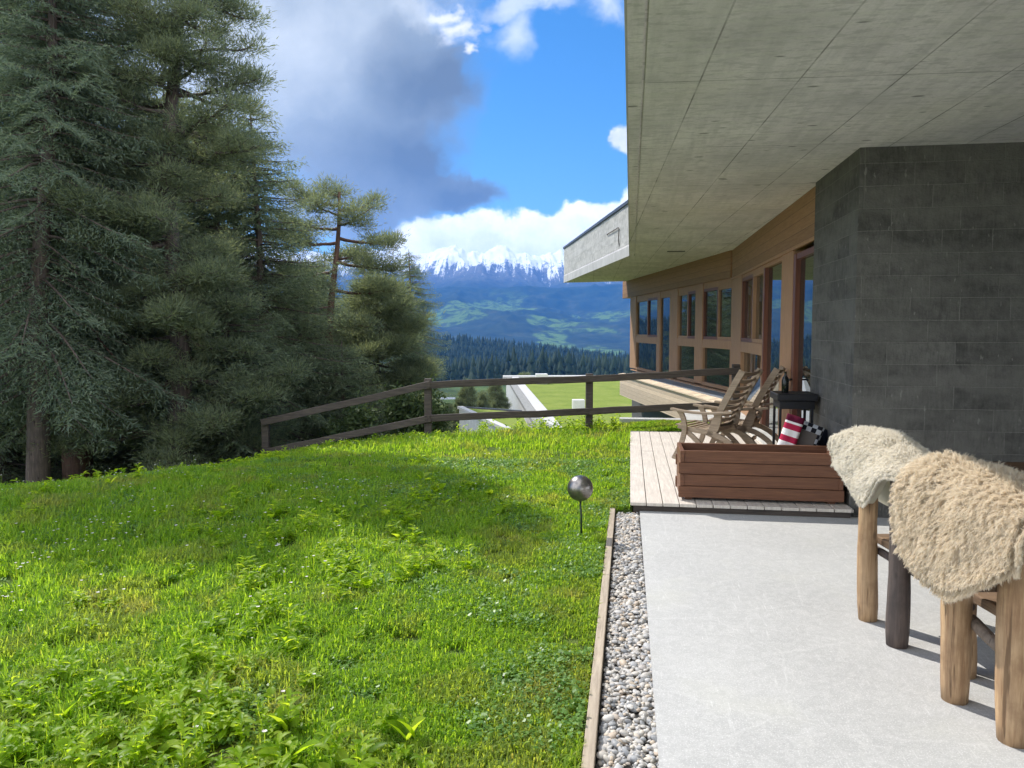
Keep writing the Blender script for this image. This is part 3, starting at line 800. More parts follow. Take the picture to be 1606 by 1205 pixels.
# ------------------------------------------------------------------ sheepskins
def catmull(P, t):
    """P (k,3) sampled at t in [0,1]"""
    P = np.asarray(P, float); k = len(P); x = np.clip(np.asarray(t)*(k-1), 0, k-1-1e-9); i = x.astype(int); f = (x-i)[..., None]
    g = lambda j: P[np.clip(j, 0, k-1)]
    a, b, c, d = g(i-1), g(i), g(i+1), g(i+2)
    return .5*((2*b)+(-a+c)*f+(2*a-5*b+4*c-d)*f*f+(-a+3*b-3*c+d)*f**3)
def wool_mat(name, c1, c2, tip):
    g = G(name); geo = g.n('NewGeometry')
    a = g.n('Attribute', {'attribute_name': 'tip'})
    n = g.noise(g.coord('Object'), 9, 3)
    f = g.math('ADD', g.math('MULTIPLY', geo.outputs['Random Per Island'], .5), g.math('MULTIPLY', n, .5))
    c = g.ramp(f, [(.25, c1), (.75, c2)])
    c = g.mix(g.math('MULTIPLY', a.outputs['Fac'], .6), c, (*tip, 1))
    an = g.n('Attribute', {'attribute_name': 'sn'})
    nm = g.n('VectorMath', {'operation': 'ADD'}, i0=g.n('VectorMath', {'operation': 'SCALE'}, i0=an.outputs['Vector'], Scale=1.0), i1=geo.outputs['Normal'])
    nm = g.n('VectorMath', {'operation': 'NORMALIZE'}, i0=nm)
    d = g.n('BsdfDiffuse', Color=c, Normal=nm); tr = g.n('BsdfTranslucent', Color=c)
    return g.end(g.n('MixShader', i0=.5, i1=d, i2=tr))
def sheepskin(label, rows, mats, N, L, width, lock, seed, curl, thick=.03):
    """rows: list of control polylines from the back hem over the ridge to the front hem"""
    rng = np.random.default_rng(seed)
    nu, nv = 60, 46
    s = np.linspace(0, 1, nu); r = np.linspace(0, 1, nv)
    R_ = np.stack([catmull(p, s) for p in rows])          # rows x nu x 3
    S = np.stack([catmull(R_[:, i], r) for i in range(nu)])  # nu x nv x 3
    bumps = (fbm(np.linspace(0, 5, nu)[:, None]+np.zeros((1, nv)), np.linspace(0, 5, nv)[None]+np.zeros((nu, 1)), 3, seed)-.5)
    du = np.gradient(S, axis=0); dv = np.gradient(S, axis=1); Nn = unit(np.cross(du, dv))
    if Nn[nu//2, nv//2, 2] < 0: Nn = -Nn
    S = S+Nn*bumps[..., None]*.045
    inner = S-Nn*thick
    V = np.concatenate([S.reshape(-1, 3), inner.reshape(-1, 3)]); n0 = nu*nv
    id_ = np.arange(n0).reshape(nu, nv)
    q = np.stack([id_[:-1, :-1], id_[1:, :-1], id_[1:, 1:], id_[:-1, 1:]], -1).reshape(-1, 4)
    ring = np.concatenate([id_[:, 0], id_[-1, 1:], id_[-2::-1, -1], id_[0, -2:0:-1]])
    rr = np.stack([ring, np.roll(ring, -1), np.roll(ring, -1)+n0, ring+n0], -1)
    F = np.concatenate([q, q[:, ::-1]+n0, rr])
    root = big('sheepskin', V, F, mats[1], attrs={'tip': np.zeros(len(V)), 'sn': np.concatenate([Nn.reshape(-1, 3), -Nn.reshape(-1, 3)])}, smooth=True)
    tag(root, label, 'sheepskin', 'sheepskins over the log seats')
    # wool: locks of tapering ribbons
    a, b = rng.uniform(0, 1, N), rng.uniform(0, 1, N)
    edge = rng.uniform(0, 1, N) < .16
    side = rng.integers(0, 4, N)
    a = np.where(edge & (side == 0), rng.uniform(0, .02, N), np.where(edge & (side == 1), rng.uniform(.98, 1, N), a))
    b = np.where(edge & (side == 2), rng.uniform(0, .02, N), np.where(edge & (side == 3), rng.uniform(.98, 1, N), b))
    def samp(A, a, b):
        x = a*(nu-1); y = b*(nv-1); i = np.clip(x.astype(int), 0, nu-2); j = np.clip(y.astype(int), 0, nv-2); fx = (x-i)[:, None]; fy = (y-j)[:, None]
        return (A[i, j]*(1-fx)+A[i+1, j]*fx)*(1-fy)+(A[i, j+1]*(1-fx)+A[i+1, j+1]*fx)*fy
    P = samp(S, a, b); n = unit(samp(Nn, a, b))
    # outward lean at the rims
    ou = unit(samp(du, a, b)); ov = unit(samp(dv, a, b))
    n = n+ou*((a > .96)*1.0-(a < .04)*1.0)[:, None]*.9+ov*((b > .96)*1.0-(b < .04)*1.0)[:, None]*.9
    ka, kb = np.floor(a*lock), np.floor(b*lock*.9)
    key = ka*1000+kb
    def hv(k): return np.stack([_h(ka, kb, seed+k), _h(ka, kb, seed+k+1), _h(ka, kb, seed+k+2)], -1)-.5
    cen = samp(S, np.clip((ka+.5+(hv(50)[:, 0])*.7)/lock, 0, 1), np.clip((kb+.5+hv(50)[:, 1]*.7)/(lock*.9), 0, 1))
    d = unit(n+hv(1)*curl*2.0+np.array([0, 0, -.45]))
    ln = L*(.65+.7*_h(ka, kb, seed+9))*rng.uniform(.75, 1.15, N)
    tipc = cen+d*ln[:, None]
    tip = P+d*ln[:, None]; tip = tip*.45+tipc*.55+rng.normal(0, .0035, (N, 3))
    mid = P+unit(n)*ln[:, None]*.55+(cen-P)*.2+rng.normal(0, .003, (N, 3))+hv(20)*curl*L*.5
    mid2 = mid*.45+tip*.55+unit(n)*ln[:, None]*.14
    w = unit(np.cross(tip-P, rng.normal(0, 1, (N, 3))))*width
    ws = [1, .9, .65, .2]
    pts = [P-unit(n)*.008, mid, mid2, tip]
    V = np.stack([p+w*k*e for p, k in zip(pts, ws) for e in (-.5, .5)], 1).reshape(-1, 3)
    base = np.arange(N)[:, None]*8
    F = np.concatenate([base+np.array([[2*k, 2*k+1, 2*k+3, 2*k+2]]) for k in range(3)])
    tp = np.tile(np.repeat([0, .45, .75, 1.0], 2), N)
    o = big('wool', V, F, mats[0], root, {'tip': tp, 'sn': np.repeat(unit(n), 8, axis=0)})
    o['kind'] = 'stuff'
    return root
w1 = wool_mat('cream wool', (.90, .81, .64), (.96, .90, .78), (.97, .94, .87))
u1 = wool_mat('cream under wool', (.82, .77, .62), (.88, .84, .70), (.8, .75, .6))
w2 = wool_mat('tan wool', (.82, .66, .45), (.91, .79, .60), (.95, .87, .74))
u2 = wool_mat('tan under wool', (.58, .46, .28), (.68, .56, .37), (.6, .5, .34))
sheepskin('smooth cream sheepskin draped over the farther log seat', [
    [(2.06, 4.48, .70), (2.14, 4.30, .62), (2.20, 4.14, .60), (2.24, 3.98, .66), (2.26, 3.84, .76)],
    [(1.98, 4.48, .90), (2.06, 4.32, .94), (2.11, 4.14, .94), (2.15, 3.96, .92), (2.18, 3.80, .88)],
    [(1.890, 4.44, .970), (1.955, 4.30, 1.025), (2.005, 4.12, 1.03), (2.055, 3.94, .995), (2.09, 3.78, .94)],
    [(1.87, 4.45, .935), (1.895, 4.28, .945), (1.92, 4.08, .95), (1.955, 3.88, .945), (2.0, 3.70, .915)],
    [(1.875, 4.43, .885), (1.895, 4.26, .81), (1.90, 4.07, .80), (1.90, 3.86, .885), (1.95, 3.66, .89)],
    [(1.885, 4.40, .845), (1.90, 4.26, .74), (1.90, 4.08, .665), (1.885, 3.85, .85), (1.93, 3.64, .865)],
    ], (w1, u1), 110000, .026, .0019, 100, 3, .26)
sheepskin('shaggy tan sheepskin draped over the nearest log seat', [
    [(2.05, 3.42, .62), (2.10, 3.25, .58), (2.14, 3.08, .58), (2.16, 2.92, .62), (2.16, 2.74, .70)],
    [(1.95, 3.43, .92), (2.0, 3.27, .95), (2.03, 3.10, .94), (2.06, 2.94, .93), (2.08, 2.74, .92)],
    [(1.815, 3.40, .97), (1.865, 3.26, 1.015), (1.90, 3.08, 1.01), (1.94, 2.92, 1.00), (1.98, 2.72, .985)],
    [(1.755, 3.40, .89), (1.775, 3.27, .92), (1.805, 3.07, .91), (1.835, 2.90, .91), (1.875, 2.72, .91)],
    [(1.742, 3.38, .75), (1.755, 3.26, .73), (1.785, 3.07, .71), (1.81, 2.90, .74), (1.845, 2.72, .83)],
    [(1.755, 3.35, .64), (1.77, 3.22, .56), (1.795, 3.07, .535), (1.81, 2.93, .60), (1.85, 2.74, .75)],
    ], (w2, u2), 170000, .043, .0019, 108, 17, .26)

# ------------------------------------------------------------------ globe on a stake
gx, gy = .541, 5.89
t = thing('garden_globe', 'gunmetal garden globe on a thin stake in the lawn', 'garden ornament', (gx, gy, 0))
bm = bmesh.new(); bmesh.ops.create_uvsphere(bm, u_segments=40, v_segments=24, radius=.100)
me = bpy.data.meshes.new('globe'); bm.to_mesh(me); bm.free(); me.polygons.foreach_set('use_smooth', [True]*len(me.polygons)); me.materials.append(M['globe'])
o = bpy.data.objects.new('globe', me); C.objects.link(o); o.parent = t; o.location = (-.012, 0, .372)
MB().tube([(0, 0, -.05), (-.002, 0, .15), (-.012, 0, .28)], .0075, 8).build('stake', M['stake'], t, smooth=True)
MB().tube([(-.012, 0, .268), (-.012, 0, .285)], [.012, .03], 12).build('collar', M['globe'], t, smooth=True)

# ------------------------------------------------------------------ fence
def fence():
    P = [(-3.87, 12.0, -.6, .20), (-1.27, 11.6, -.2, .86), (1.22, 12.1, -.1, .905), (3.50, 12.0, -.1, 1.06)]
    t = thing('wooden_fence', 'dark weathered two rail wooden fence at the end of the lawn', 'fence', (-.2, 12, -.1))
    org = (-.2, 12, -.1); rng = random.Random(4)
    for x, y, a, b in P:
        MB().box(x-.055, x+.055, y-.05, y+.05, a, b).build('post', M['fence'], t, org, bevel=.008)
    for (za, zb) in (((.145, .75), (-.335, .245)), ):
        pass
    for i, (tp, lw) in enumerate((((.165, .765), (-.32, .26)), ((.765, .83), (.26, .315)), ((.83, .955), (.315, .43)))):
        for z0, z1 in (tp, lw):
            x0, y0 = P[i][:2]; x1, y1 = P[i+1][:2]
            pts = [Vector((x0, y0-.075, z0)).lerp(Vector((x1, y1-.075, z1)), k/6)+Vector((0, 0, rng.uniform(-.008, .008))) for k in range(7)]
            e = (pts[1]-pts[0]).normalized()*.08; pts[0] = pts[0]-e*.6; pts[-1] = pts[-1]+e*.6
            MB().path([tuple(p) for p in pts], .045, .105, (0, 1, 0)).build('rail', M['fence'], t, org, bevel=.008)
fence()
# ------------------------------------------------------------------ foliage
def leaf_mat(name, stops, trans=.35, attr=None, rough=.6, tint=(1.25, 1.2, .8)):
    g = G(name); geo = g.n('NewGeometry')
    n = g.noise(g.coord('Object'), 1.1, 3, .6)
    f = g.math('ADD', g.math('MULTIPLY', geo.outputs['Random Per Island'], .6), g.math('MULTIPLY', n, .4))
    c = g.ramp(f, stops)
    if attr:
        a = g.n('Attribute', {'attribute_name': attr[0]})
        c = g.mix(a.outputs['Fac'], c, (*attr[1], 1))
    p = g.bsdf(c, rough, spec=.25)
    t = g.n('BsdfTranslucent', Color=g.mix(1.0, c, (*tint, 1), 'MULTIPLY'))
    return g.end(g.n('MixShader', i0=trans, i1=p, i2=t))
M['spruce'] = leaf_mat('spruce needles', [(.2, (.100, .145, .108)), (.5, (.155, .208, .155)), (.8, (.22, .265, .19))], .55)  # needle tones here and for pine lifted pale to imitate a glare veil
M['spruce_lit'] = leaf_mat('sunlit tone spruce needles', [(.2, (0.111, 0.153, 0.110)), (.5, (0.176, 0.224, 0.145)), (.8, (0.247, 0.293, 0.179))], .55)  # paler, warmer copy of the spruce colour standing in for sunlit boughs
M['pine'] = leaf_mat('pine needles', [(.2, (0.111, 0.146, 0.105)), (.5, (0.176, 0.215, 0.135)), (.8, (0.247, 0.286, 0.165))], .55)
M['bushleaf'] = leaf_mat('bush leaves', [(.2, (.05, .08, .03)), (.5, (.08, .12, .045)), (.8, (.12, .16, .07))], .4)

def limb(mb, pts, r0, r1, n=5):
    k = len(pts); mb.tube(pts, [r0+(r1-r0)*i/(k-1) for i in range(k)], n, False)

def spruce(seed, H, Rd, zb, trunk_r, droop=.45, gap=.23, spray=(.070, .016), lean=(0, 0), gappy=.12, sub=.070, tipup=.20, pitch=.030, shape=.62):
    rng = np.random.default_rng(seed)
    wood = MB()
    tz = np.linspace(-.6, H, 14)
    tx = lambda z: lean[0]*z/H+.05*np.sin(z*.9+seed)*np.clip(z/3, 0, 1); ty = lambda z: lean[1]*z/H+.05*np.cos(z*.7+seed)*np.clip(z/3, 0, 1)
    wood.tube([(tx(z), ty(z), z) for z in tz], [max(.012, trunk_r*(1-max(z, 0)/H)**.8*(1.25 if z < .1 else 1)) for z in tz], 12, False)
    Ps, Ds, Ws = [], [], []
    z = zb
    while z < H-.1:
        t = (z-zb)/(H-zb)
        nb = int(rng.integers(4, 7)) if t < .9 else 4
        a0 = rng.uniform(0, 2*PI)
        for k in range(nb):
            if rng.uniform() < gappy: continue
            az = a0+2*PI*k/nb+rng.normal(0, .25)
            L = Rd*((1-t)**shape)*rng.uniform(.6, 1.15)+.10
            if t < .12: L *= .75+2*t
            rad = np.array([math.cos(az), math.sin(az), 0]); tan = np.array([-rad[1], rad[0], 0])
            s = np.linspace(0, 1, 8)
            up = .25*(t-.25)
            dz = L*(up*s-droop*(1-t*.6)*s**1.6+tipup*s**4)
            b = np.array([tx(z), ty(z), z+rng.normal(0, .05)])
            pts = b+rad*(L*s)[:, None]+np.array([0, 0, 1])*dz[:, None]+tan*(rng.normal(0, .12)*L*s**2)[:, None]
            if L > .35: limb(wood, [tuple(p) for p in pts[:-1]], .010+.012*L, .004, 4)
            m = max(3, int(L/sub))
            ss = np.linspace(.10, 1, m)
            for sd in (-1, 1):
                for q in ss:
                    l = (.34*L*(1-q)**.6+.13)*rng.uniform(.6, 1.2)
                    x = q*7; i = min(int(x), 6); p0 = pts[i]*(1-x+i)+pts[i+1]*(x-i)
                    d = rad*.65+tan*sd*.75+np.array([0, 0, -.25-rng.uniform(0, .5)*(1-t)])
                    d = d/np.linalg.norm(d)
                    kk = max(2, int(l/pitch)); w = np.linspace(0, 1, kk)
                    pp = p0+d*(w*l)[:, None]+np.array([0, 0, -1])*(.25*l*w**2)[:, None]+rng.normal(0, .012, (kk, 3))
                    Ps.append(pp); Ds.append(np.tile(d, (kk, 1))+rng.normal(0, .55, (kk, 3)))
        z += gap*(.75+.5*rng.uniform())*(1 if t < .45 else .72)
    P = np.concatenate(Ps); D = unit(np.concatenate(Ds))*(spray[0]*rng.uniform(.7, 1.3, (len(P), 1)))
    W = unit(np.cross(D, rng.normal(0, 1, P.shape)))*spray[1]*rng.uniform(.7, 1.3, (len(P), 1))
    V, F = quads(P, D, W)
    return wood, V, F

def pine(seed, H, trunk_r, limbs, lean, clump=(.30, 170), needle=(.10, .014), curve=.3):
    """limbs: (z, azimuth deg, length, rise) ; needle clumps along the outer part of each limb"""
    rng = np.random.default_rng(seed); wood = MB()
    f = lambda z: np.array([lean[0]*(max(z, 0)/H)**1.5+.10*math.sin(z*1.1+seed)*min(1, max(z, 0)/2), lean[1]*(z/H), z])
    zs = np.linspace(-.6, H, 14)
    wood.tube([tuple(f(z)) for z in zs], [max(.015, trunk_r*(1-.80*max(z, 0)/H)*(1.2 if z < .1 else 1)) for z in zs], 12, False)
    Ps, Ds = [], []
    def puff(c, r, n):
        p = rng.normal(0, 1, (n, 3))*np.array([r, r, r*.62])*.55
        Ps.append(c+p); Ds.append(unit(p+np.array([0, 0, .25*r]))+rng.normal(0, .35, (n, 3))+np.array([0, 0, .25]))
    for (z, azd, L, rise) in limbs:
        az = R(azd); rad = np.array([math.cos(az), math.sin(az), 0]); tan = np.array([-rad[1], rad[0], 0])
        s = np.linspace(0, 1, 9); wig = np.cumsum(rng.normal(0, .05*L, 9))*s; wz = np.cumsum(rng.normal(0, .03*L, 9))*s
        pts = f(z)+rad*(L*s)[:, None]+tan*wig[:, None]+np.array([0, 0, 1])*(L*(rise*s+curve*(s**2-s))+wz)[:, None]
        limb(wood, [tuple(p) for p in pts], .018+.018*L, .007, 5)
        for q in np.arange(.30, 1.01, .13/max(L, .5)*1.3):
            x = q*8; i = min(int(x), 7); p0 = pts[i]*(1-x+i)+pts[i+1]*(x-i)
            for sd in (-1, 1, 0):
                if rng.uniform() < .22: continue
                l = rng.uniform(.15, .50)*L*(1.12-q)+.08
                d = unit(rad*.6+tan*sd*.8+np.array([0, 0, rng.uniform(-.15, .5)]))
                e = p0+d*l
                limb(wood, [tuple(p0), tuple(p0+d*l*.5+np.array([0, 0, -.02])), tuple(e)], .008, .004, 4)
                r = clump[0]*rng.uniform(.55, 1.1)
                puff(e, r, int(clump[1]*(r/clump[0])**2))
                if l > .35: puff(p0+d*l*.55, r*.7, int(clump[1]*.4))
    puff(f(H), clump[0], clump[1])
    P = np.concatenate(Ps); D = unit(np.concatenate(Ds))*(needle[0]*rng.uniform(.7, 1.3, (len(P), 1)))
    W = unit(np.cross(D, rng.normal(0, 1, P.shape)))*needle[1]
    V, F = quads(P, D, W, .45)
    return wood, V, F

TREES = 'conifers beyond the lawn'
def plant(name, label, X, Y, geo, bark, leaf, group=TREES, rz=0, scale=1, z=None, cat='tree'):
    z0 = float(gz(np.array([X]), np.array([Y]))[0]) if z is None else z
    t = thing(name, label, cat, (X, Y, z0), rz, group)
    t.scale = (scale,)*3
    geo[0].build('trunk', bark, t, smooth=True, uvs=False)
    big('crown', geo[1], geo[2], leaf, t)
    return t
def replant(src, label, X, Y, rz, scale, z=None, group=None):
    c = copy_tree(src); z0 = float(gz(np.array([X]), np.array([Y]))[0]) if z is None else z
    c.location = (X, Y, z0); c.rotation_euler = (0, 0, rz); c.scale = scale if hasattr(scale, '__len__') else (scale,)*3
    c['label'] = label
    if group: c['group'] = group
    return c

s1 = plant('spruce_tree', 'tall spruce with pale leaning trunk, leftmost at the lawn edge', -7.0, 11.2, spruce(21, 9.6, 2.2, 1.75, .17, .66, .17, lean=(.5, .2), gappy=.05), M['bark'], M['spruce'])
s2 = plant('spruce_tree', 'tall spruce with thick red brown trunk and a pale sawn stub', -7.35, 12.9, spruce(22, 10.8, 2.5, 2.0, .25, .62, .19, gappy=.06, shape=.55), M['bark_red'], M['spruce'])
log_ = MB().tube([(.18, -.2, 1.42), (.36, -.34, 1.45)], [.055, .045], 8)
log_.build('branch_stub', M['stub'], s2, smooth=True)
# tall pine whose side branch reaches out over the lawn
rng_ = random.Random(11)
lm = []
z = .9
while z < 9.2:
    for k in range(4):
        t_ = (z-.9)/8.3
        lm.append((z+rng_.uniform(-.15, .15), rng_.uniform(0, 360), (1.75*(1-t_*.55))*rng_.uniform(.5, 1.1), rng_.uniform(-.45, .2)))
    z += .30
lm += [(5.0, -20, 1.65, .10), (5.3, -38, 1.5, .18), (6.0, 10, 1.3, .35), (6.6, 0, 1.1, .4)]
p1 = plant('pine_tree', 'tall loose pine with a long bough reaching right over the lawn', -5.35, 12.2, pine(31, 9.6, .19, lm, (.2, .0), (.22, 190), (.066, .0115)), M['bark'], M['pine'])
s3 = plant('spruce_tree', 'dense spruce with needles coloured as sunlit between the tall pine and the slender pine', -4.8, 14.6, spruce(23, 7.2, 2.35, .1, .14, .42, .17, gappy=.03, shape=.60), M['bark'], M['spruce_lit'])
lm = [(3.2, 200, .9, -.1), (3.5, 20, 1.0, .0), (4.0, 100, 1.0, -.05), (4.2, -30, 1.15, -.1), (4.5, 185, 1.0, .1), (4.9, 10, 1.35, -.05), (5.0, 250, 1.1, .0), (5.3, 170, 1.25, .05), (5.5, -20, 1.45, .0), (5.6, 90, 1.2, .1),
      (5.9, 195, 1.30, .12), (6.0, 20, 1.35, .08), (6.2, 160, 1.2, .2), (6.3, -45, 1.15, .15), (6.5, 260, .9, .2), (6.6, 30, .8, .3), (6.7, 190, 1.0, .3), (6.9, 120, .5, .5), (2.6, -10, .9, -.2), (2.2, 150, .8, -.2), (1.9, 30, 1.0, -.1), (1.6, 200, 1.1, -.1), (1.3, 80, 1.0, -.1), (1.1, -60, 1.1, -.1), (.9, 140, 1.1, 0), (2.9, 60, .7, -.1), (2.4, 250, .9, -.1), (.7, 0, 1.2, 0)]
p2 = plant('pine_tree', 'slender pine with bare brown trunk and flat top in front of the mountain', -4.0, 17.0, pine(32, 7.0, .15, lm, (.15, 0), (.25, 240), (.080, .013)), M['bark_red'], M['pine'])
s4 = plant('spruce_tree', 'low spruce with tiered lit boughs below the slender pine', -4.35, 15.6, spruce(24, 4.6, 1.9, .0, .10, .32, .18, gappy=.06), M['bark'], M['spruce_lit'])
rng_ = random.Random(15); lm = []
z = .3
while z < 5.9:
    t_ = z/6.0
    for k in range(4): lm.append((z+rng_.uniform(-.1, .1), rng_.uniform(0, 360), (2.55*(1-t_)**.62)*rng_.uniform(.65, 1.12)+.15, rng_.uniform(-.08, .3)))
    z += .30
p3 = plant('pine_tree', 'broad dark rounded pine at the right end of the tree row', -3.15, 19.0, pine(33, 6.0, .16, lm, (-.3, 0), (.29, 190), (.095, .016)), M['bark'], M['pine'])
r_ = replant
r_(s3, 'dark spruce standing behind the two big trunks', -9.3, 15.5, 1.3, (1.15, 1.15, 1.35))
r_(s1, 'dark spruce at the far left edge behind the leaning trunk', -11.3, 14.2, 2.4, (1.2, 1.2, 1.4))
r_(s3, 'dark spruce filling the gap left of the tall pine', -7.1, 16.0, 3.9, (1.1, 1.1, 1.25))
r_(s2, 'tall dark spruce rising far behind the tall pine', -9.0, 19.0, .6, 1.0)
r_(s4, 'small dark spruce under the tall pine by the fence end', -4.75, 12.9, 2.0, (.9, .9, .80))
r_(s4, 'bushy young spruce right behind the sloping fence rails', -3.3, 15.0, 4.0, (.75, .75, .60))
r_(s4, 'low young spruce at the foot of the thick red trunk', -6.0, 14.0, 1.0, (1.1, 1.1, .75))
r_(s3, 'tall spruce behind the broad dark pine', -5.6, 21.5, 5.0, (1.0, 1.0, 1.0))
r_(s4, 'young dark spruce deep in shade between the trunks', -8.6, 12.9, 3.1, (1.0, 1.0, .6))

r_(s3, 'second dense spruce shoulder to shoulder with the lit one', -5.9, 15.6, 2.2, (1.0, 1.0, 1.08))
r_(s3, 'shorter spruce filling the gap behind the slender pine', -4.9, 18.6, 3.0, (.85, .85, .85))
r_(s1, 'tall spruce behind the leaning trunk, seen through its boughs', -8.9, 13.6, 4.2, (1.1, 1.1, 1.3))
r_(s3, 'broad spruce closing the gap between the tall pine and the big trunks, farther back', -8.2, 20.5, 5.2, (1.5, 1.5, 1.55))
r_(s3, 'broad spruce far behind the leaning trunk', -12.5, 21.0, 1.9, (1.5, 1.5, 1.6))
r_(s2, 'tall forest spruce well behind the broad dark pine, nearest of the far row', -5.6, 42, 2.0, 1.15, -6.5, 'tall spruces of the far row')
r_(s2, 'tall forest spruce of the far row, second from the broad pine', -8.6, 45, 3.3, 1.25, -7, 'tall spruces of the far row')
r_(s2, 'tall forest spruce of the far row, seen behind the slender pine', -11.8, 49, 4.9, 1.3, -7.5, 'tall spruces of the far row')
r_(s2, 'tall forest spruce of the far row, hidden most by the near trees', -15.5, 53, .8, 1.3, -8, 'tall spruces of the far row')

def bush(seed, n, rx, ry, h, leaf=(.09, .045)):
    rng = np.random.default_rng(seed); wood = MB(); Ps = []
    for k in range(9):
        a = rng.uniform(0, 2*PI); l = rng.uniform(.5, 1)
        e = np.array([math.cos(a)*rx*.7*l, math.sin(a)*ry*.7*l, h*rng.uniform(.55, .95)])
        pts = [(0, 0, -.2), tuple(e*np.array([.35, .35, .5])), tuple(e)]
        limb(wood, pts, .018, .005, 5)
        for q in range(5):
            c = e*(.45+.14*q)+rng.normal(0, .10, 3)*np.array([rx, ry, h])
            m = n//45; p = rng.normal(0, 1, (m, 3))*np.array([rx, ry, h])*.14
            Ps.append(c+p)
    P = np.concatenate(Ps); D = unit(rng.normal(0, 1, P.shape)+np.array([0, 0, .3]))*leaf[0]*rng.uniform(.6, 1.3, (len(P), 1))
    W = unit(np.cross(D, rng.normal(0, 1, P.shape)))*leaf[1]
    V, F = quads(P, D, W, .3); return wood, V, F
b1 = plant('bush', 'leafy green bush behind the corner post of the fence', -1.75, 13.6, bush(41, 3500, .8, .6, 1.0), M['bark'], M['bushleaf'], 'bushes behind the fence', cat='bush')
r_(b1, 'leafy bush behind the middle of the sloping rails', -2.9, 13.6, 1.9, (1.1, 1, .9), group='bushes behind the fence')
# young trees on the slope below
for lab_, x_, y_, rz_, sc_ in (
    ('pale young spruce on the slope whose tip rises over the top rail', -2.45, 43, .4, (.62, .62, .72)),
    ('dark young spruce just right of the pale one on the slope', -1.75, 44.5, 2.4, (.62, .62, .62)),
    ('young spruce with second small tip over the top rail', -1.05, 46, 3.4, (.70, .70, .68)),
    ('low dark young spruce touching the pale roof edge', -.55, 43, 4.4, (.60, .60, .50)),
    ('lowest young spruce of the slope, right behind the corner post', -3.4, 42, 5.4, (.6, .6, .55))):
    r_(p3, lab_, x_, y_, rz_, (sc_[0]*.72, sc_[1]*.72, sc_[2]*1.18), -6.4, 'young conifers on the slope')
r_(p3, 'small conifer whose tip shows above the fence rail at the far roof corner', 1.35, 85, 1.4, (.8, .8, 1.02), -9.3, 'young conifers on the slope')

# ------------------------------------------------------------------ grass, weeds, flowers
def lawn_points(n, rng, y0, y1, pw=1.0):
    Y = y0+(y1-y0)*rng.uniform(0, 1, n)**pw
    X = Y*rng.uniform(-.74, .20, n)
    u, v = uv_of(X, Y)
    ok = np.where(u < 6.78, v < -.165, np.where(u < 11.63, v < .015, (u < 13.0) & (v < 1.8)))
    return X[ok], Y[ok]
def grass():
    rng = np.random.default_rng(8)
    parts = [lawn_points(150000, rng, 2.3, 5.2, .8), lawn_points(125000, rng, 5.0, 8.5, .9), lawn_points(95000, rng, 8.3, 13.6)]
    uu = rng.uniform(11.66, 13.0, 16000); vv = rng.uniform(.03, 1.72, 16000)
    q = xy(uu, vv); parts.append(q)
    X = np.concatenate([p[0] for p in parts]); Y = np.concatenate([p[1] for p in parts])
    u, v = uv_of(X, Y)
    tuft = fbm(X/.16, Y/.16, 2, 4); patch = fbm(X/.9, Y/.9, 3, 9); bare = fbm(X/.55+7, Y/.55, 3, 19)
    dist = np.hypot(X, Y)
    keep = (tuft > .26+.10*rng.uniform(-1, 1, len(X))) & (bare < .82+.05*rng.uniform(-1, 1, len(X)))
    X, Y, u, v, tuft, patch, bare, dist = [a[keep] for a in (X, Y, u, v, tuft, patch, bare, dist)]
    N = len(X); Z = gz(X, Y)
    rough = sst(-.4, -2.2, v)*sst(9, 6, Y)            # the rough part on the left
    tall = np.where((Y > 9.8) & (u < 11.6), .8, 0)*rng.uniform(0, 1, N)**2
    L = (.030+.030*patch+.030*(tuft-.4)+.05*rough*rng.uniform(0, 1, N)+.035*sst(9, 12, Y)*(u < 11.6)+.07*tall)*rng.uniform(.6, 1.35, N)
    L = np.where((v > -.30) & (u < 6.8), L*.75, L)
    az = rng.uniform(0, 2*PI, N); bend = rng.uniform(.15, 1.0, N)
    h = np.stack([np.cos(az), np.sin(az), np.zeros(N)], -1); wd = np.stack([-np.sin(az), np.cos(az), np.zeros(N)], -1)
    w = (.0026+.0011*dist/3)*rng.uniform(.7, 1.3, N)
    P = np.stack([X, Y, Z-.005], -1)
    mid = P+h*(L*.28*bend)[:, None]+np.array([0, 0, 1])*(L*.62)[:, None]
    tip = P+h*(L*.85*bend)[:, None]+np.array([0, 0, 1])*(L*(1.05-.45*bend))[:, None]
    W = wd*w[:, None]
    V = np.stack([P-W, P+W, mid-W*.8, mid+W*.8, tip-W*.12, tip+W*.12], 1).reshape(-1, 3)
    b = np.arange(N)[:, None]*6
    F = np.stack([b+np.array([[0, 1, 3, 2]]), b+np.array([[2, 3, 5, 4]])], 1).reshape(-1, 4)
    dry = np.clip(sst(.58, .72, bare)*.30+sst(.62, .72, fbm(X/.3, Y/.3, 2, 77))*.25+sst(-.75, -.2, v)*sst(6.2, 3.5, u)*.30*rng.uniform(0, 1, N)+(rng.uniform(0, 1, N) > .975)*.5, 0, .9)
    m = leaf_mat('lawn grass', [(.2, (.145, .29, .026)), (.5, (.23, .40, .038)), (.8, (.34, .50, .075))], .66, ('dry', (.36, .33, .15)), .55, (1.65, 1.45, .6))
    tag(big('grass', V, F, m, attrs={'dry': np.repeat(dry, 6)}), kind='stuff')
grass()

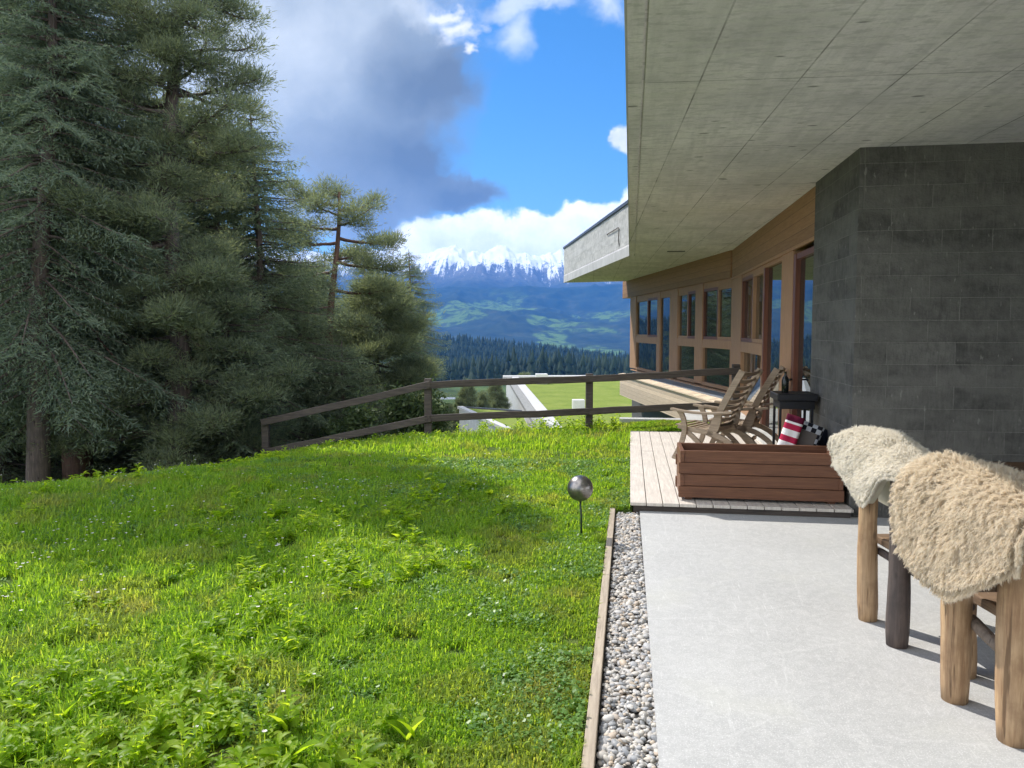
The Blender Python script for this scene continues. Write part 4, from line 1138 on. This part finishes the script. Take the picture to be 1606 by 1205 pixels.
def clover():
    rng = np.random.default_rng(28)
    X, Y = lawn_points(210000, rng, 2.3, 9.0, .75)
    c = fbm(X/.38, Y/.38, 3, 66); k = sst(.40, .60, c) > rng.uniform(0, 1, len(X)); X, Y = X[k], Y[k]; n = len(X)
    P = np.stack([X, Y, gz(X, Y)+rng.uniform(.008, .042, n)], -1)
    az = rng.uniform(0, 2*PI, n); L = rng.uniform(.007, .016, n)*(1+.05*Y)
    D = np.stack([np.cos(az), np.sin(az), rng.uniform(-.2, .7, n)], -1)*L[:, None]
    W = np.stack([-np.sin(az), np.cos(az), rng.normal(0, .25, n)], -1)*(L*.85)[:, None]
    V, F = quads(P, D, W, .75)
    m = leaf_mat('clover leaves', [(.2, (.11, .23, .05)), (.5, (.18, .33, .08)), (.8, (.28, .42, .13))], .5, rough=.36, tint=(1.4, 1.3, .7))
    tag(big('clover', V, F, m), kind='stuff')
clover()

def weeds():
    rng = np.random.default_rng(18)
    def leafset(C_, az, el, L, Wd, fold=.25, curl=.5):
        """curved pointed leaves: 3 cross sections + tip, two halves"""
        n = len(C_)
        d = np.stack([np.cos(az)*np.cos(el), np.sin(az)*np.cos(el), np.sin(el)], -1)
        s = np.stack([-np.sin(az), np.cos(az), np.zeros(n)], -1); up = np.cross(s, d)*-1
        up = np.where(up[:, 2:3] < 0, -up, up)
        prof = [(0, .10), (.28, .85), (.62, 1.0), (.86, .55), (1.0, .04)]
        rows = []
        for t, ww in prof:
            c = C_+d*(L*t)[:, None]-np.array([0, 0, 1])*(L*curl*t*t*.6)[:, None]
            rows += [c-s*(Wd*ww*.5)[:, None]+up*(Wd*ww*fold)[:, None], c, c+s*(Wd*ww*.5)[:, None]+up*(Wd*ww*fold)[:, None]]
        V = np.stack(rows, 1).reshape(-1, 3); b = np.arange(n)[:, None]*15
        F = np.concatenate([b+np.array([[3*k+j, 3*k+j+1, 3*k+4+j, 3*k+3+j]]) for k in range(4) for j in (0, 1)])
        return V, F
    def region(n, f):
        Y = rng.uniform(2.3, 9.0, n); X = Y*rng.uniform(-.72, .02, n); k = f(X, Y) > rng.uniform(0, 1, n); return X[k], Y[k]
    def dens(X, Y):
        u, v = uv_of(X, Y); c = fbm(X/.7, Y/.7, 3, 55)
        # a drift of weeds from the lower left up to the middle of the lawn
        ridge = np.exp(-((v+1.95+.10*(u-4))/.85)**2)*sst(7.6, 5.6, u)
        return np.clip(ridge*sst(.42, .66, c)*.9+.05*sst(-.3, -1.0, v), 0, 1)
    X, Y = region(2600, dens)
    Vs, Fs = [], []; off = 0
    def push(V, F):
        nonlocal off
        Vs.append(V); Fs.append(F+off); off += len(V)
    n = len(X); Z = gz(X, Y)
    big_ = rng.uniform(0, 1, n)
    # rosettes
    k = rng.integers(5, 10, n); idx = np.repeat(np.arange(n), k); m = len(idx)
    sz = (.035+.125*big_**4)[idx]*rng.uniform(.65, 1.2, m)
    push(*leafset(np.stack([X, Y, Z+.012], -1)[idx]+rng.normal(0, .008, (m, 3)), rng.uniform(0, 2*PI, m), rng.uniform(.15, 1.15, m), sz, sz*rng.uniform(.26, .48, m)))
    # upright leafy stems
    sel = np.where(rng.uniform(0, 1, n) < .55)[0]
    for rep in range(2):
        ns = len(sel); hgt = rng.uniform(.04, .15, ns)*(.6+.8*big_[sel])
        bx = X[sel]+rng.normal(0, .03, ns); by = Y[sel]+rng.normal(0, .03, ns); bz = Z[sel]
        for q in range(6):
            t = .3+.7*q/5
            c = np.stack([bx, by, bz+hgt*t], -1)
            for o in (0, PI):
                L = (.085-.045*t)*(.6+.8*big_[sel])*rng.uniform(.7, 1.3, ns)
                push(*leafset(c, rng.uniform(0, 2*PI, ns)*.35+q*1.57+o+bx*9, rng.uniform(.1, .9, ns), L, L*rng.uniform(.30, .42, ns)))
        # stems as thin blades
        P = np.stack([bx, by, bz], -1); D = np.stack([rng.normal(0, .01, ns), rng.normal(0, .01, ns), hgt], -1); W = unit(rng.normal(0, 1, (ns, 3))*np.array([1, 1, 0]))*.004
        V, F = quads(P, D, W, .6); push(V, F)
    m_ = leaf_mat('weed leaves', [(.2, (.15, .28, .015)), (.5, (.28, .45, .025)), (.8, (.42, .55, .07))], .70, rough=.42, tint=(1.6, 1.4, .6))
    tag(big('weeds', np.concatenate(Vs), np.concatenate(Fs), m_), kind='stuff')
    # tall herbs along the fence and the crest
    Y = rng.uniform(7.4, 13.2, 1100); X = Y*rng.uniform(-.68, .15, 1100)
    u, v = uv_of(X, Y); crest = np.where(X < -1.3, np.abs(Y-(11.4+.62*(X+1.3)))<.9, np.abs(u-12.2) < .75)
    kk = crest & (v < -.15); X, Y = X[kk], Y[kk]; Z = gz(X, Y)
    n = len(X); Vs.clear(); Fs.clear(); off = 0
    hgt = rng.uniform(.05, .17, n)*np.where((X > -4.4) & (X < -1), .7, 1.4)
    for q in range(7):
        c = np.stack([X+rng.normal(0, .02, n), Y+rng.normal(0, .02, n), Z+hgt*(.2+.8*q/6)], -1)
        for o in range(3):
            L = rng.uniform(.04, .10, n)
            push(*leafset(c, rng.uniform(0, 2*PI, n), rng.uniform(.1, 1.0, n), L, L*rng.uniform(.22, .42, n)))
    tag(big('tall_weeds', np.concatenate(Vs), np.concatenate(Fs), m_), kind='stuff')
    # small white and pale flowers
    Vs.clear(); Fs.clear(); off = 0
    Y = rng.uniform(2.6, 12.5, 1700); X = Y*rng.uniform(-.70, .02, 1700); u, v = uv_of(X, Y)
    c = fbm(X/.6, Y/.6, 3, 91)
    kk = (sst(.44, .66, c)*sst(-.6, -2.5, v) > rng.uniform(0, 1, len(X))) & (v < -.3)
    X, Y = X[kk], Y[kk]; n = len(X); Z = gz(X, Y)+rng.uniform(.05, .16, n)
    r = rng.uniform(.005, .011, n)
    for a in range(5):
        az = a*2*PI/5+X*7
        d = np.stack([np.cos(az), np.sin(az), np.full(n, .25)], -1)*r[:, None]; w = np.stack([-np.sin(az), np.cos(az), np.zeros(n)], -1)*(r*.9)[:, None]
        V, F = quads(np.stack([X, Y, Z], -1), d, w, .9); push(V, F)
    V, F = quads(np.stack([X, Y, Z], -1), np.stack([0*Z, 0*Z, -(Z-gz(X, Y))], -1), np.stack([0*Z+.003, 0*Z, 0*Z], -1), .8)
    fm = G('white petals'); geo = fm.n('NewGeometry')
    col = fm.ramp(geo.outputs['Random Per Island'], [(0, (.75, .74, .70)), (.6, (.80, .78, .76)), (.8, (.62, .50, .55)), (1, (.72, .70, .45))])
    sh = fm.n('MixShader', i0=.3, i1=fm.bsdf(col, .7), i2=fm.n('BsdfTranslucent', Color=col))
    tag(big('meadow_flowers', np.concatenate(Vs), np.concatenate(Fs), fm.end(sh)), kind='stuff')
    tag(big('flower_stems', V, F, m_), kind='stuff')
weeds()
# ------------------------------------------------------------------ lower building with a planted roof
def lower_building():
    az = R(-2.6); ca, sa = math.cos(az), math.sin(az)
    x0, y0 = 1.1, 46
    t = thing('green_roofed_building', 'low building on the slope below with planted green roof and pale parapet', 'building', (x0, y0, -6.5), -az)
    org = (0, 0, -6.5)
    z = -2.55
    MB().box(-.66, 14, -17, 21, -7.5, z-.12).build('wall', M['concrete'], t, org)
    g = G('sedum roof'); v = g.coord('Object'); n = g.noise(v, .7, 5, .65); n2 = g.noise(v, 7, 4, .6)
    f = g.math('ADD', g.math('MULTIPLY', n, .6), g.math('MULTIPLY', n2, .4))
    m = g.end(g.bsdf(g.ramp(f, [(.3, (.10, .14, .025)), (.5, (.16, .21, .035)), (.68, (.22, .24, .06))]), .95, g.bump(n2, .6, .05), spec=.1))
    MB().box(.362, 14, -17, 19.6, z-.119, z-.02).build('green_roof', m, t, org)
    MB().box(-.70, -.22, -17.1, 21, z-.119, z+.06).build('gravel_strip', M['roof_gravel'], t, org)
    MB().box(-.218, .36, -17.1, 21, z-.119, z+.10).build('parapet', M['coping_pale'], t, org, bevel=.02)
    MB().box(-.95, 14, 19.62, 21.02, z-.118, z+.16).build('parapet', M['coping_pale'], t, org, bevel=.02)
    def vent(x, y, s, m=None):
        b = MB().box(x, x+s, y, y+s*.8, z-.02, z+s*.85).build('roof_vent', M['white_metal'], t, org, bevel=.03)
        MB().box(x-.03, x+s+.03, y-.03, y+s*.8+.03, z+s*.85+.001, z+s*.85+.07).build('vent_cap', M['coping_pale'], b, (0, 0, 0), bevel=.01)
        MB().tube([(x-.14, y+.15, z+s*.62), (x, y+.15, z+s*.62)], .11, 10).build('vent_hood', M['white_metal'], b, smooth=True)
    vent(1.75, -6.6, .62); vent(1.3, 12.5, .9)
    # lower gravelled wing in front on the left
    MB().prism([(-4.15, -5.1), (-.96, -7.3), (-.96, -16.5), (-1.45, -16.5)], -7.5, z-.05).build('wing_wall', M['concrete'], t, org)
    MB().prism([(-3.95, -5.4), (-1.0, -7.5), (-1.0, -16.3), (-1.45, -16.3)], z-.049, z+.01).build('wing_roof', m, t, org)
    MB().bar((-4.1, -5.1, z+.02), (-1.4, -16.4, z+.02), .30, .13).build('wing_coping', M['coping_pale'], t, org)
    MB().bar((-4.0, -5.15, z+.015), (-.97, -7.25, z+.015), .16, .12).build('wing_coping', M['coping'], t, org)
lower_building()
# a small house with blue grey roof farther down
h = thing('far_house', 'small distant house with blue grey roof seen through the fence rails', 'house', (-14.2, 160, -15.5))
MB().box(-2.0, 2.0, -1.8, 1.8, -2, 1.9).build('wall', M['concrete'], h)
MB().add([(-2.4, -2.2, 1.8), (2.4, -2.2, 1.8), (2.4, 2.2, 1.8), (-2.4, 2.2, 1.8), (-2.4, 0, 3.0), (2.4, 0, 3.0)], [(0, 1, 5, 4), (2, 3, 4, 5), (0, 4, 3), (1, 2, 5), (3, 2, 1, 0)]).build('roof', M['flash'], h)

# ------------------------------------------------------------------ far forest
def forest():
    rng = np.random.default_rng(77)
    n = 10500
    Y = 430+830*rng.uniform(0, 1, n)**.75; X = Y*rng.uniform(-.55, .34, n)
    Z = gz(X, Y, False)
    H_ = rng.uniform(11, 19, n)*(1+.25*(fbm(X/60, Y/60, 2, 5)-.5)); Rr = H_*rng.uniform(.19, .27, n)
    tiers = [(0.06, .50, 1.0), (.30, .74, .72), (.56, 1.0, .46)]
    ks = 6; base = []; faces = []
    for a, b, r in tiers:
        o = len(base)
        for k in range(ks):
            th = 2*PI*k/ks+a*3
            rr = r*(1 if k % 2 else .68)
            base.append((rr*math.cos(th), rr*math.sin(th), a-(.03 if k % 2 else 0)))
        base.append((0, 0, b))
        faces += [(o+k, o+(k+1) % ks, o+ks) for k in range(ks)]
    base = np.array(base); faces = np.array(faces)
    ang = rng.uniform(0, 2*PI, n); c, s = np.cos(ang), np.sin(ang)
    V = np.empty((n, len(base), 3)); jit = rng.normal(0, .10, (n, len(base), 3))
    bx, by = base[:, 0][None]+jit[..., 0], base[:, 1][None]+jit[..., 1]
    V[..., 0] = X[:, None]+(bx*c[:, None]-by*s[:, None])*Rr[:, None]
    V[..., 1] = Y[:, None]+(bx*s[:, None]+by*c[:, None])*Rr[:, None]
    V[..., 2] = Z[:, None]+base[:, 2][None]*H_[:, None]
    F = (faces[None]+np.arange(n)[:, None, None]*len(base)).reshape(-1, 3)
    g = G('far conifers'); geo = g.n('NewGeometry')
    nn = g.noise(g.coord('Object'), .02, 3)
    f = g.math('ADD', g.math('MULTIPLY', geo.outputs['Random Per Island'], .6), g.math('MULTIPLY', nn, .4))
    m = g.end(g.bsdf(g.ramp(f, [(.2, (.012, .024, .018)), (.6, (.02, .036, .024)), (.85, (.03, .046, .026))]), .9, spec=.1))
    tag(big('forest', V.reshape(-1, 3), F, m), kind='stuff')
forest()

# ------------------------------------------------------------------ mountains
def mountains():
    nx, ny = 620, 260
    xs = np.linspace(-.62, .62, nx); ys = np.concatenate([np.linspace(1350, 5600, 150), np.linspace(5620, 8200, ny-150)])
    A, Y = np.meshgrid(xs, ys); X = A*Y
    wx = (fbm(X/1400, Y/1400, 4, 2)-.5)*900; wy = (fbm(X/1400, Y/1400, 4, 8)-.5)*900
    base = np.interp(Y, [1300, 2500, 3200, 4200, 5000, 5600, 6300, 6900, 8200], [-120, -80, -45, 35, 125, 225, 440, 600, 520])
    base = base+np.interp(A, [-.6, -.2, -.12, -.085, -.04, -.01, .03, .08, .13, .18, .4], [140, 70, 20, 70, 25, 55, 15, 45, 5, 60, 120])*sst(5200, 6600, Y)
    sp = ridged((X+wx)/1500+.7, (Y+wy)/2100, 5, 4, .5)
    z = base+(sp-.35)*280*sst(2700, 4200, Y)*(1-.35*sst(5600, 6500, Y))
    # two spurs that come down from the right into the valley
    for yc, x0, zt, wid in ((4300, 520, 150, 330), (3650, 640, 70, 300)):
        crest = np.clip((X-(x0-1050))/1250, 0, 1.25)
        prof = np.exp(-((Y-yc-(x0-X)*.25+wy*.3)/wid)**2)
        z = z*(1-prof)+prof*np.maximum(z, zt*crest-30+(fbm(X/260, Y/260, 4, 61)-.5)*60)
    gul = ridged((X+wx*.25)/230+(Y-6000)/2000, (Y)/1700+wx/2000, 5, 14, .55)
    hi = sst(5500, 6200, Y)
    z = z+(gul-.45)*130*hi+(ridged(X/120, Y/300, 3, 24)-.5)*34*hi+(fbm(X/70, Y/70, 3, 30)-.5)*22+(ridged(A*26+wx/1200, Y/2500, 3, 52)-.4)*34*hi
    snow = sst(470, 620, z)*.5
    lines = ridged(A*42+(wx+wy)/1500, Y/1500+wx/1500, 3, 43, .55)
    lines2 = ridged(A*105+wx/600, Y/900, 2, 49, .5)
    reach = sst(90, 300, z+(fbm(A*22, Y/2500, 3, 44)-.5)*420)
    snow = np.maximum(snow, np.maximum(sst(.54, .68, lines), .9*sst(.60, .76, lines2))*reach)*hi
    mead = sst(.56, .63, fbm((X+wx*.3)/240, (Y+wy*.3)/520, 6, 71, .6))*sst(290, 120, z)*(1-hi)
    a, b = A.shape; idx = np.arange(a*b).reshape(a, b)
    F = np.stack([idx[:-1, :-1], idx[:-1, 1:], idx[1:, 1:], idx[1:, :-1]], -1).reshape(-1, 4)
    g = G('mountain slopes')
    s_ = g.n('Attribute', {'attribute_name': 'snow'}).outputs['Fac']; m_ = g.n('Attribute', {'attribute_name': 'mead'}).outputs['Fac']
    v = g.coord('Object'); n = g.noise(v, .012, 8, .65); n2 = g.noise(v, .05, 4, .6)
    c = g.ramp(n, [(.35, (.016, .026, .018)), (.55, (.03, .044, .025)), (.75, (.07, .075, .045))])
    c = g.mix(g.math('MULTIPLY', m_, g.ramp(g.noise(v, .018, 5, .7), [(.42, .05), (.54, 1)])), c, (.10, .165, .032))
    sp_ = g.n('SeparateXYZ', Vector=g.n('TexCoord').outputs['Object'])
    rk = g.ramp(g.math('DIVIDE', sp_.outputs[2], 700.0), [(.40, 0), (.62, 1)])
    c = g.mix(rk, c, g.ramp(n2, [(.3, (.09, .09, .095)), (.7, (.18, .175, .17))]))
    ob = g.n('SeparateXYZ', Vector=g.n('TexCoord').outputs['Object'])
    fan = g.n('CombineXYZ', X=g.math('MULTIPLY', ob.outputs[0], .030), Y=g.math('MULTIPLY', ob.outputs[1], .0016), Z=g.math('MULTIPLY', ob.outputs[2], .0042))
    q1 = g.noise(fan, 1.0, 8, .68, .9); q2 = g.noise(v, .022, 6, .7)
    lvl = g.math('DIVIDE', g.math('SUBTRACT', ob.outputs[2], 465.0), 330.0)
    e = g.math('ADD', lvl, g.math('ADD', g.math('MULTIPLY', g.math('SUBTRACT', q1, .5), 2.6), g.math('MULTIPLY', g.math('SUBTRACT', q2, .5), 1.0)))
    sn = g.ramp(g.math('ADD', e, g.math('MULTIPLY', s_, .25)), [(.10, 0), (.38, 1)])
    c = g.mix(sn, c, (.86, .87, .88))
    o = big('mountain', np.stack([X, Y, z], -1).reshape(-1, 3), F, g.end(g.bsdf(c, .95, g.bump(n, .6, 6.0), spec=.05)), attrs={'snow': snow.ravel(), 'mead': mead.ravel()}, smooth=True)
    tag(o, kind='structure')
mountains()

# ------------------------------------------------------------------ air
def haze():
    o = MB().box(-5600, 5600, -80, 8400, -330, 720).build('haze', None, uvs=False)
    g = G('mountain air'); g.nt.links.new(g.n('VolumePrincipled', Color=HAZE_C, Density=HAZE_D, Anisotropy=0.0).outputs[0], g.out.inputs['Volume'])
    o.data.materials.append(g.m)
    tag(o, kind='stuff')
HAZE_C = (.07, .33, .95, 1); HAZE_D = 1.2e-4
haze()

# ------------------------------------------------------------------ sky, sun, camera
SUN_AZ, SUN_EL = R(-38), R(46)      # bearing from +Y (left of the view), elevation
def sky():
    w = bpy.data.worlds.new('World'); sc.world = w; w.use_nodes = True
    class W(G):
        def __init__(s): s.nt = w.node_tree; s.nt.nodes.clear(); s.out = s.nt.nodes.new('ShaderNodeOutputWorld')
    g = W()
    st = g.n('TexSky', {'sky_type': 'NISHITA', 'sun_disc': False, 'sun_elevation': SUN_EL, 'sun_rotation': SUN_AZ, 'altitude': 1700, 'air_density': 1.0, 'dust_density': .25, 'ozone_density': 3.0})
    hs = g.n('HueSaturation', Saturation=1.28, Value=.92, Color=st)
    d = g.n('TexCoord').outputs['Generated']
    sp = g.n('SeparateXYZ', Vector=d)
    yy = g.math('MAXIMUM', sp.outputs[1], .06)
    px, pz = g.math('DIVIDE', sp.outputs[0], yy), g.math('DIVIDE', sp.outputs[2], yy)
    P = g.n('CombineXYZ', X=px, Y=pz, Z=0.0)
    front = g.ramp(sp.outputs[1], [(.06, 0), (.2, 1)])
    nA = g.noise(P, 6.0, 10, .6, .2); nB = g.noise(P, 19, 8, .62); nC = g.noise(P, 3.0, 3, .5)
    def warp(v, sc_, amt):
        n = g.noise(v, sc_, 5, .55)
        c = g.n('VectorMath', {'operation': 'SUBTRACT'}, i0=n.outputs['Color'], i1=(.5, .5, .5))
        c = g.n('VectorMath', {'operation': 'MULTIPLY'}, i0=c, i1=(amt, amt, 0))
        return g.n('VectorMath', {'operation': 'ADD'}, i0=v, i1=c)
    Pw = warp(warp(P, 7.5, .13), 26, .035)
    def K(x, y): return ((x-803)/1206, (517-y)/1206)
    def ell(cx, cy, rx, ry):
        k = K(cx, cy)
        v1 = g.n('VectorMath', {'operation': 'SUBTRACT'}, i0=Pw, i1=(*k, 0))
        v2 = g.n('VectorMath', {'operation': 'MULTIPLY'}, i0=v1, i1=(1206/rx, 1206/ry, 0))
        return g.math('SUBTRACT', 1.0, g.n('VectorMath', {'operation': 'LENGTH'}, i0=v2).outputs['Value'])
    def union(L):
        o = ell(*L[0])
        for e in L[1:]: o = g.n('Math', {'operation': 'SMOOTH_MAX'}, i0=o, i1=ell(*e), i2=.12)
        return o
    def dens(L, amp, lo, hi, n=nA, ampB=.25):
        u = union(L)
        q = g.math('ADD', u, g.math('ADD', g.math('MULTIPLY', g.math('SUBTRACT', n, .5), amp), g.math('MULTIPLY', g.math('SUBTRACT', nB, .5), ampB)))
        return g.ramp(q, [(lo, 0), (hi, 1)], 'EASE')
    # the big grey bank
    big_ = dens([(300, -40, 520, 330), (560, 150, 215, 225), (640, 120, 120, 165), (590, 265, 130, 120), (715, 312, 95, 42), (560, 330, 180, 55)], .75, -.06, .42)
    dark = g.ramp(g.math('ADD', union([(690, 150, 150, 120), (640, 260, 190, 130), (730, 315, 130, 70)]), g.math('MULTIPLY', g.math('SUBTRACT', nA, .5), .9)), [(-.1, 0), (.8, 1)])
    cA = g.mix(g.ramp(nC, [(.35, 0), (.65, 1)]), (.25, .31, .375), (.34, .40, .465))
    lite = g.ramp(g.math('ADD', union([(400, 70, 260, 150), (690, 20, 90, 40)]), g.math('MULTIPLY', g.math('SUBTRACT', nA, .5), 1.4)), [(.05, 0), (.9, 1)])
    cA = g.mix(g.math('MULTIPLY', lite, .6), cA, (.74, .78, .82))
    cA = g.mix(dark, cA, (.135, .172, .222))
    puff = dens([(722, 46, 34, 48), (738, 98, 16, 22), (700, 20, 30, 25)], .9, -.1, .75, nB, .5)
    wisp = g.math('MULTIPLY', dens([(806, 60, 60, 75), (850, 5, 80, 30), (945, 10, 60, 40), (800, 10, 90, 30)], 1.0, .05, .95), .75)
    cum = dens([(975, 232, 34, 36), (990, 250, 40, 40), (960, 225, 20, 16)], .6, -.05, .5, nB, .5)
    capm = dens([(690, 400, 95, 58), (770, 400, 110, 62), (860, 400, 100, 68), (950, 370, 90, 62), (1000, 330, 55, 44), (640, 430, 80, 50), (1060, 330, 120, 70), (560, 470, 120, 60)], .42, .05, .30, nB, .35)
    white = g.mix(g.ramp(g.math('ADD', g.math('MULTIPLY', nA, .6), g.math('MULTIPLY', nB, .4)), [(.38, 0), (.6, 1)]), (.58, .63, .72), (.93, .95, .98))
    # unseen clouds away from the view, added and brightened to lift ambient light
    nd = g.noise(d, 2.2, 7, .6, .2)
    gen = g.math('MULTIPLY', g.ramp(nd, [(.42, 0), (.56, 1)]), g.math('SUBTRACT', 1.0, front))
    bg1 = g.n('Background', Color=hs, Strength=SKY_S)
    def over(sh, fac, col, s=1.0): return g.n('MixShader', i0=fac, i1=sh, i2=g.n('Background', Color=col, Strength=s))
    F_ = lambda f: g.math('MULTIPLY', f, front)
    sh = over(bg1, gen, (.84, .86, .90, 1), 1.4)
    sh = over(sh, F_(wisp), (.78, .84, .92, 1), .55)
    sh = over(sh, F_(cum), white, .60)
    sh = over(sh, F_(capm), white, .88)
    sh = over(sh, F_(big_), cA, CLOUD)
    sh = over(sh, F_(puff), (.95, .97, 1, 1), .48)
    g.nt.links.new(sh.outputs[0], g.out.inputs['Surface'])
SKY_S = .072; CLOUD = .64
sky()
L = bpy.data.lights.new('sun', 'SUN'); L.energy = 2.4; L.angle = R(.53); L.color = (1.0, .95, .88)
so = bpy.data.objects.new('sun', L); C.objects.link(so)
dv = Vector((math.sin(SUN_AZ)*math.cos(SUN_EL), math.cos(SUN_AZ)*math.cos(SUN_EL), math.sin(SUN_EL)))
so.rotation_euler = dv.to_track_quat('Z', 'Y').to_euler(); so.location = (-8, 10, 14)

cam = bpy.data.cameras.new('camera'); co = bpy.data.objects.new('camera', cam); C.objects.link(co)
cam.sensor_width = 36; cam.lens = 36*1206/1606; cam.clip_start = .05; cam.clip_end = 20000
co.location = (0, 0, 1.6); co.rotation_euler = (R(90)-math.atan(85.5/1206), 0, 0)
sc.camera = co
sc.view_settings.view_transform = 'Standard'; sc.view_settings.look = 'None'; sc.view_settings.gamma = 1
sc.view_settings.exposure = 1.32
cy = sc.cycles
cy.max_bounces = 8; cy.diffuse_bounces = 4; cy.glossy_bounces = 4; cy.transmission_bounces = 4; cy.transparent_max_bounces = 8; cy.volume_bounces = 0
cy.use_denoising = True; cy.caustics_reflective = False; cy.caustics_refractive = False
cy.sample_clamp_indirect = 6
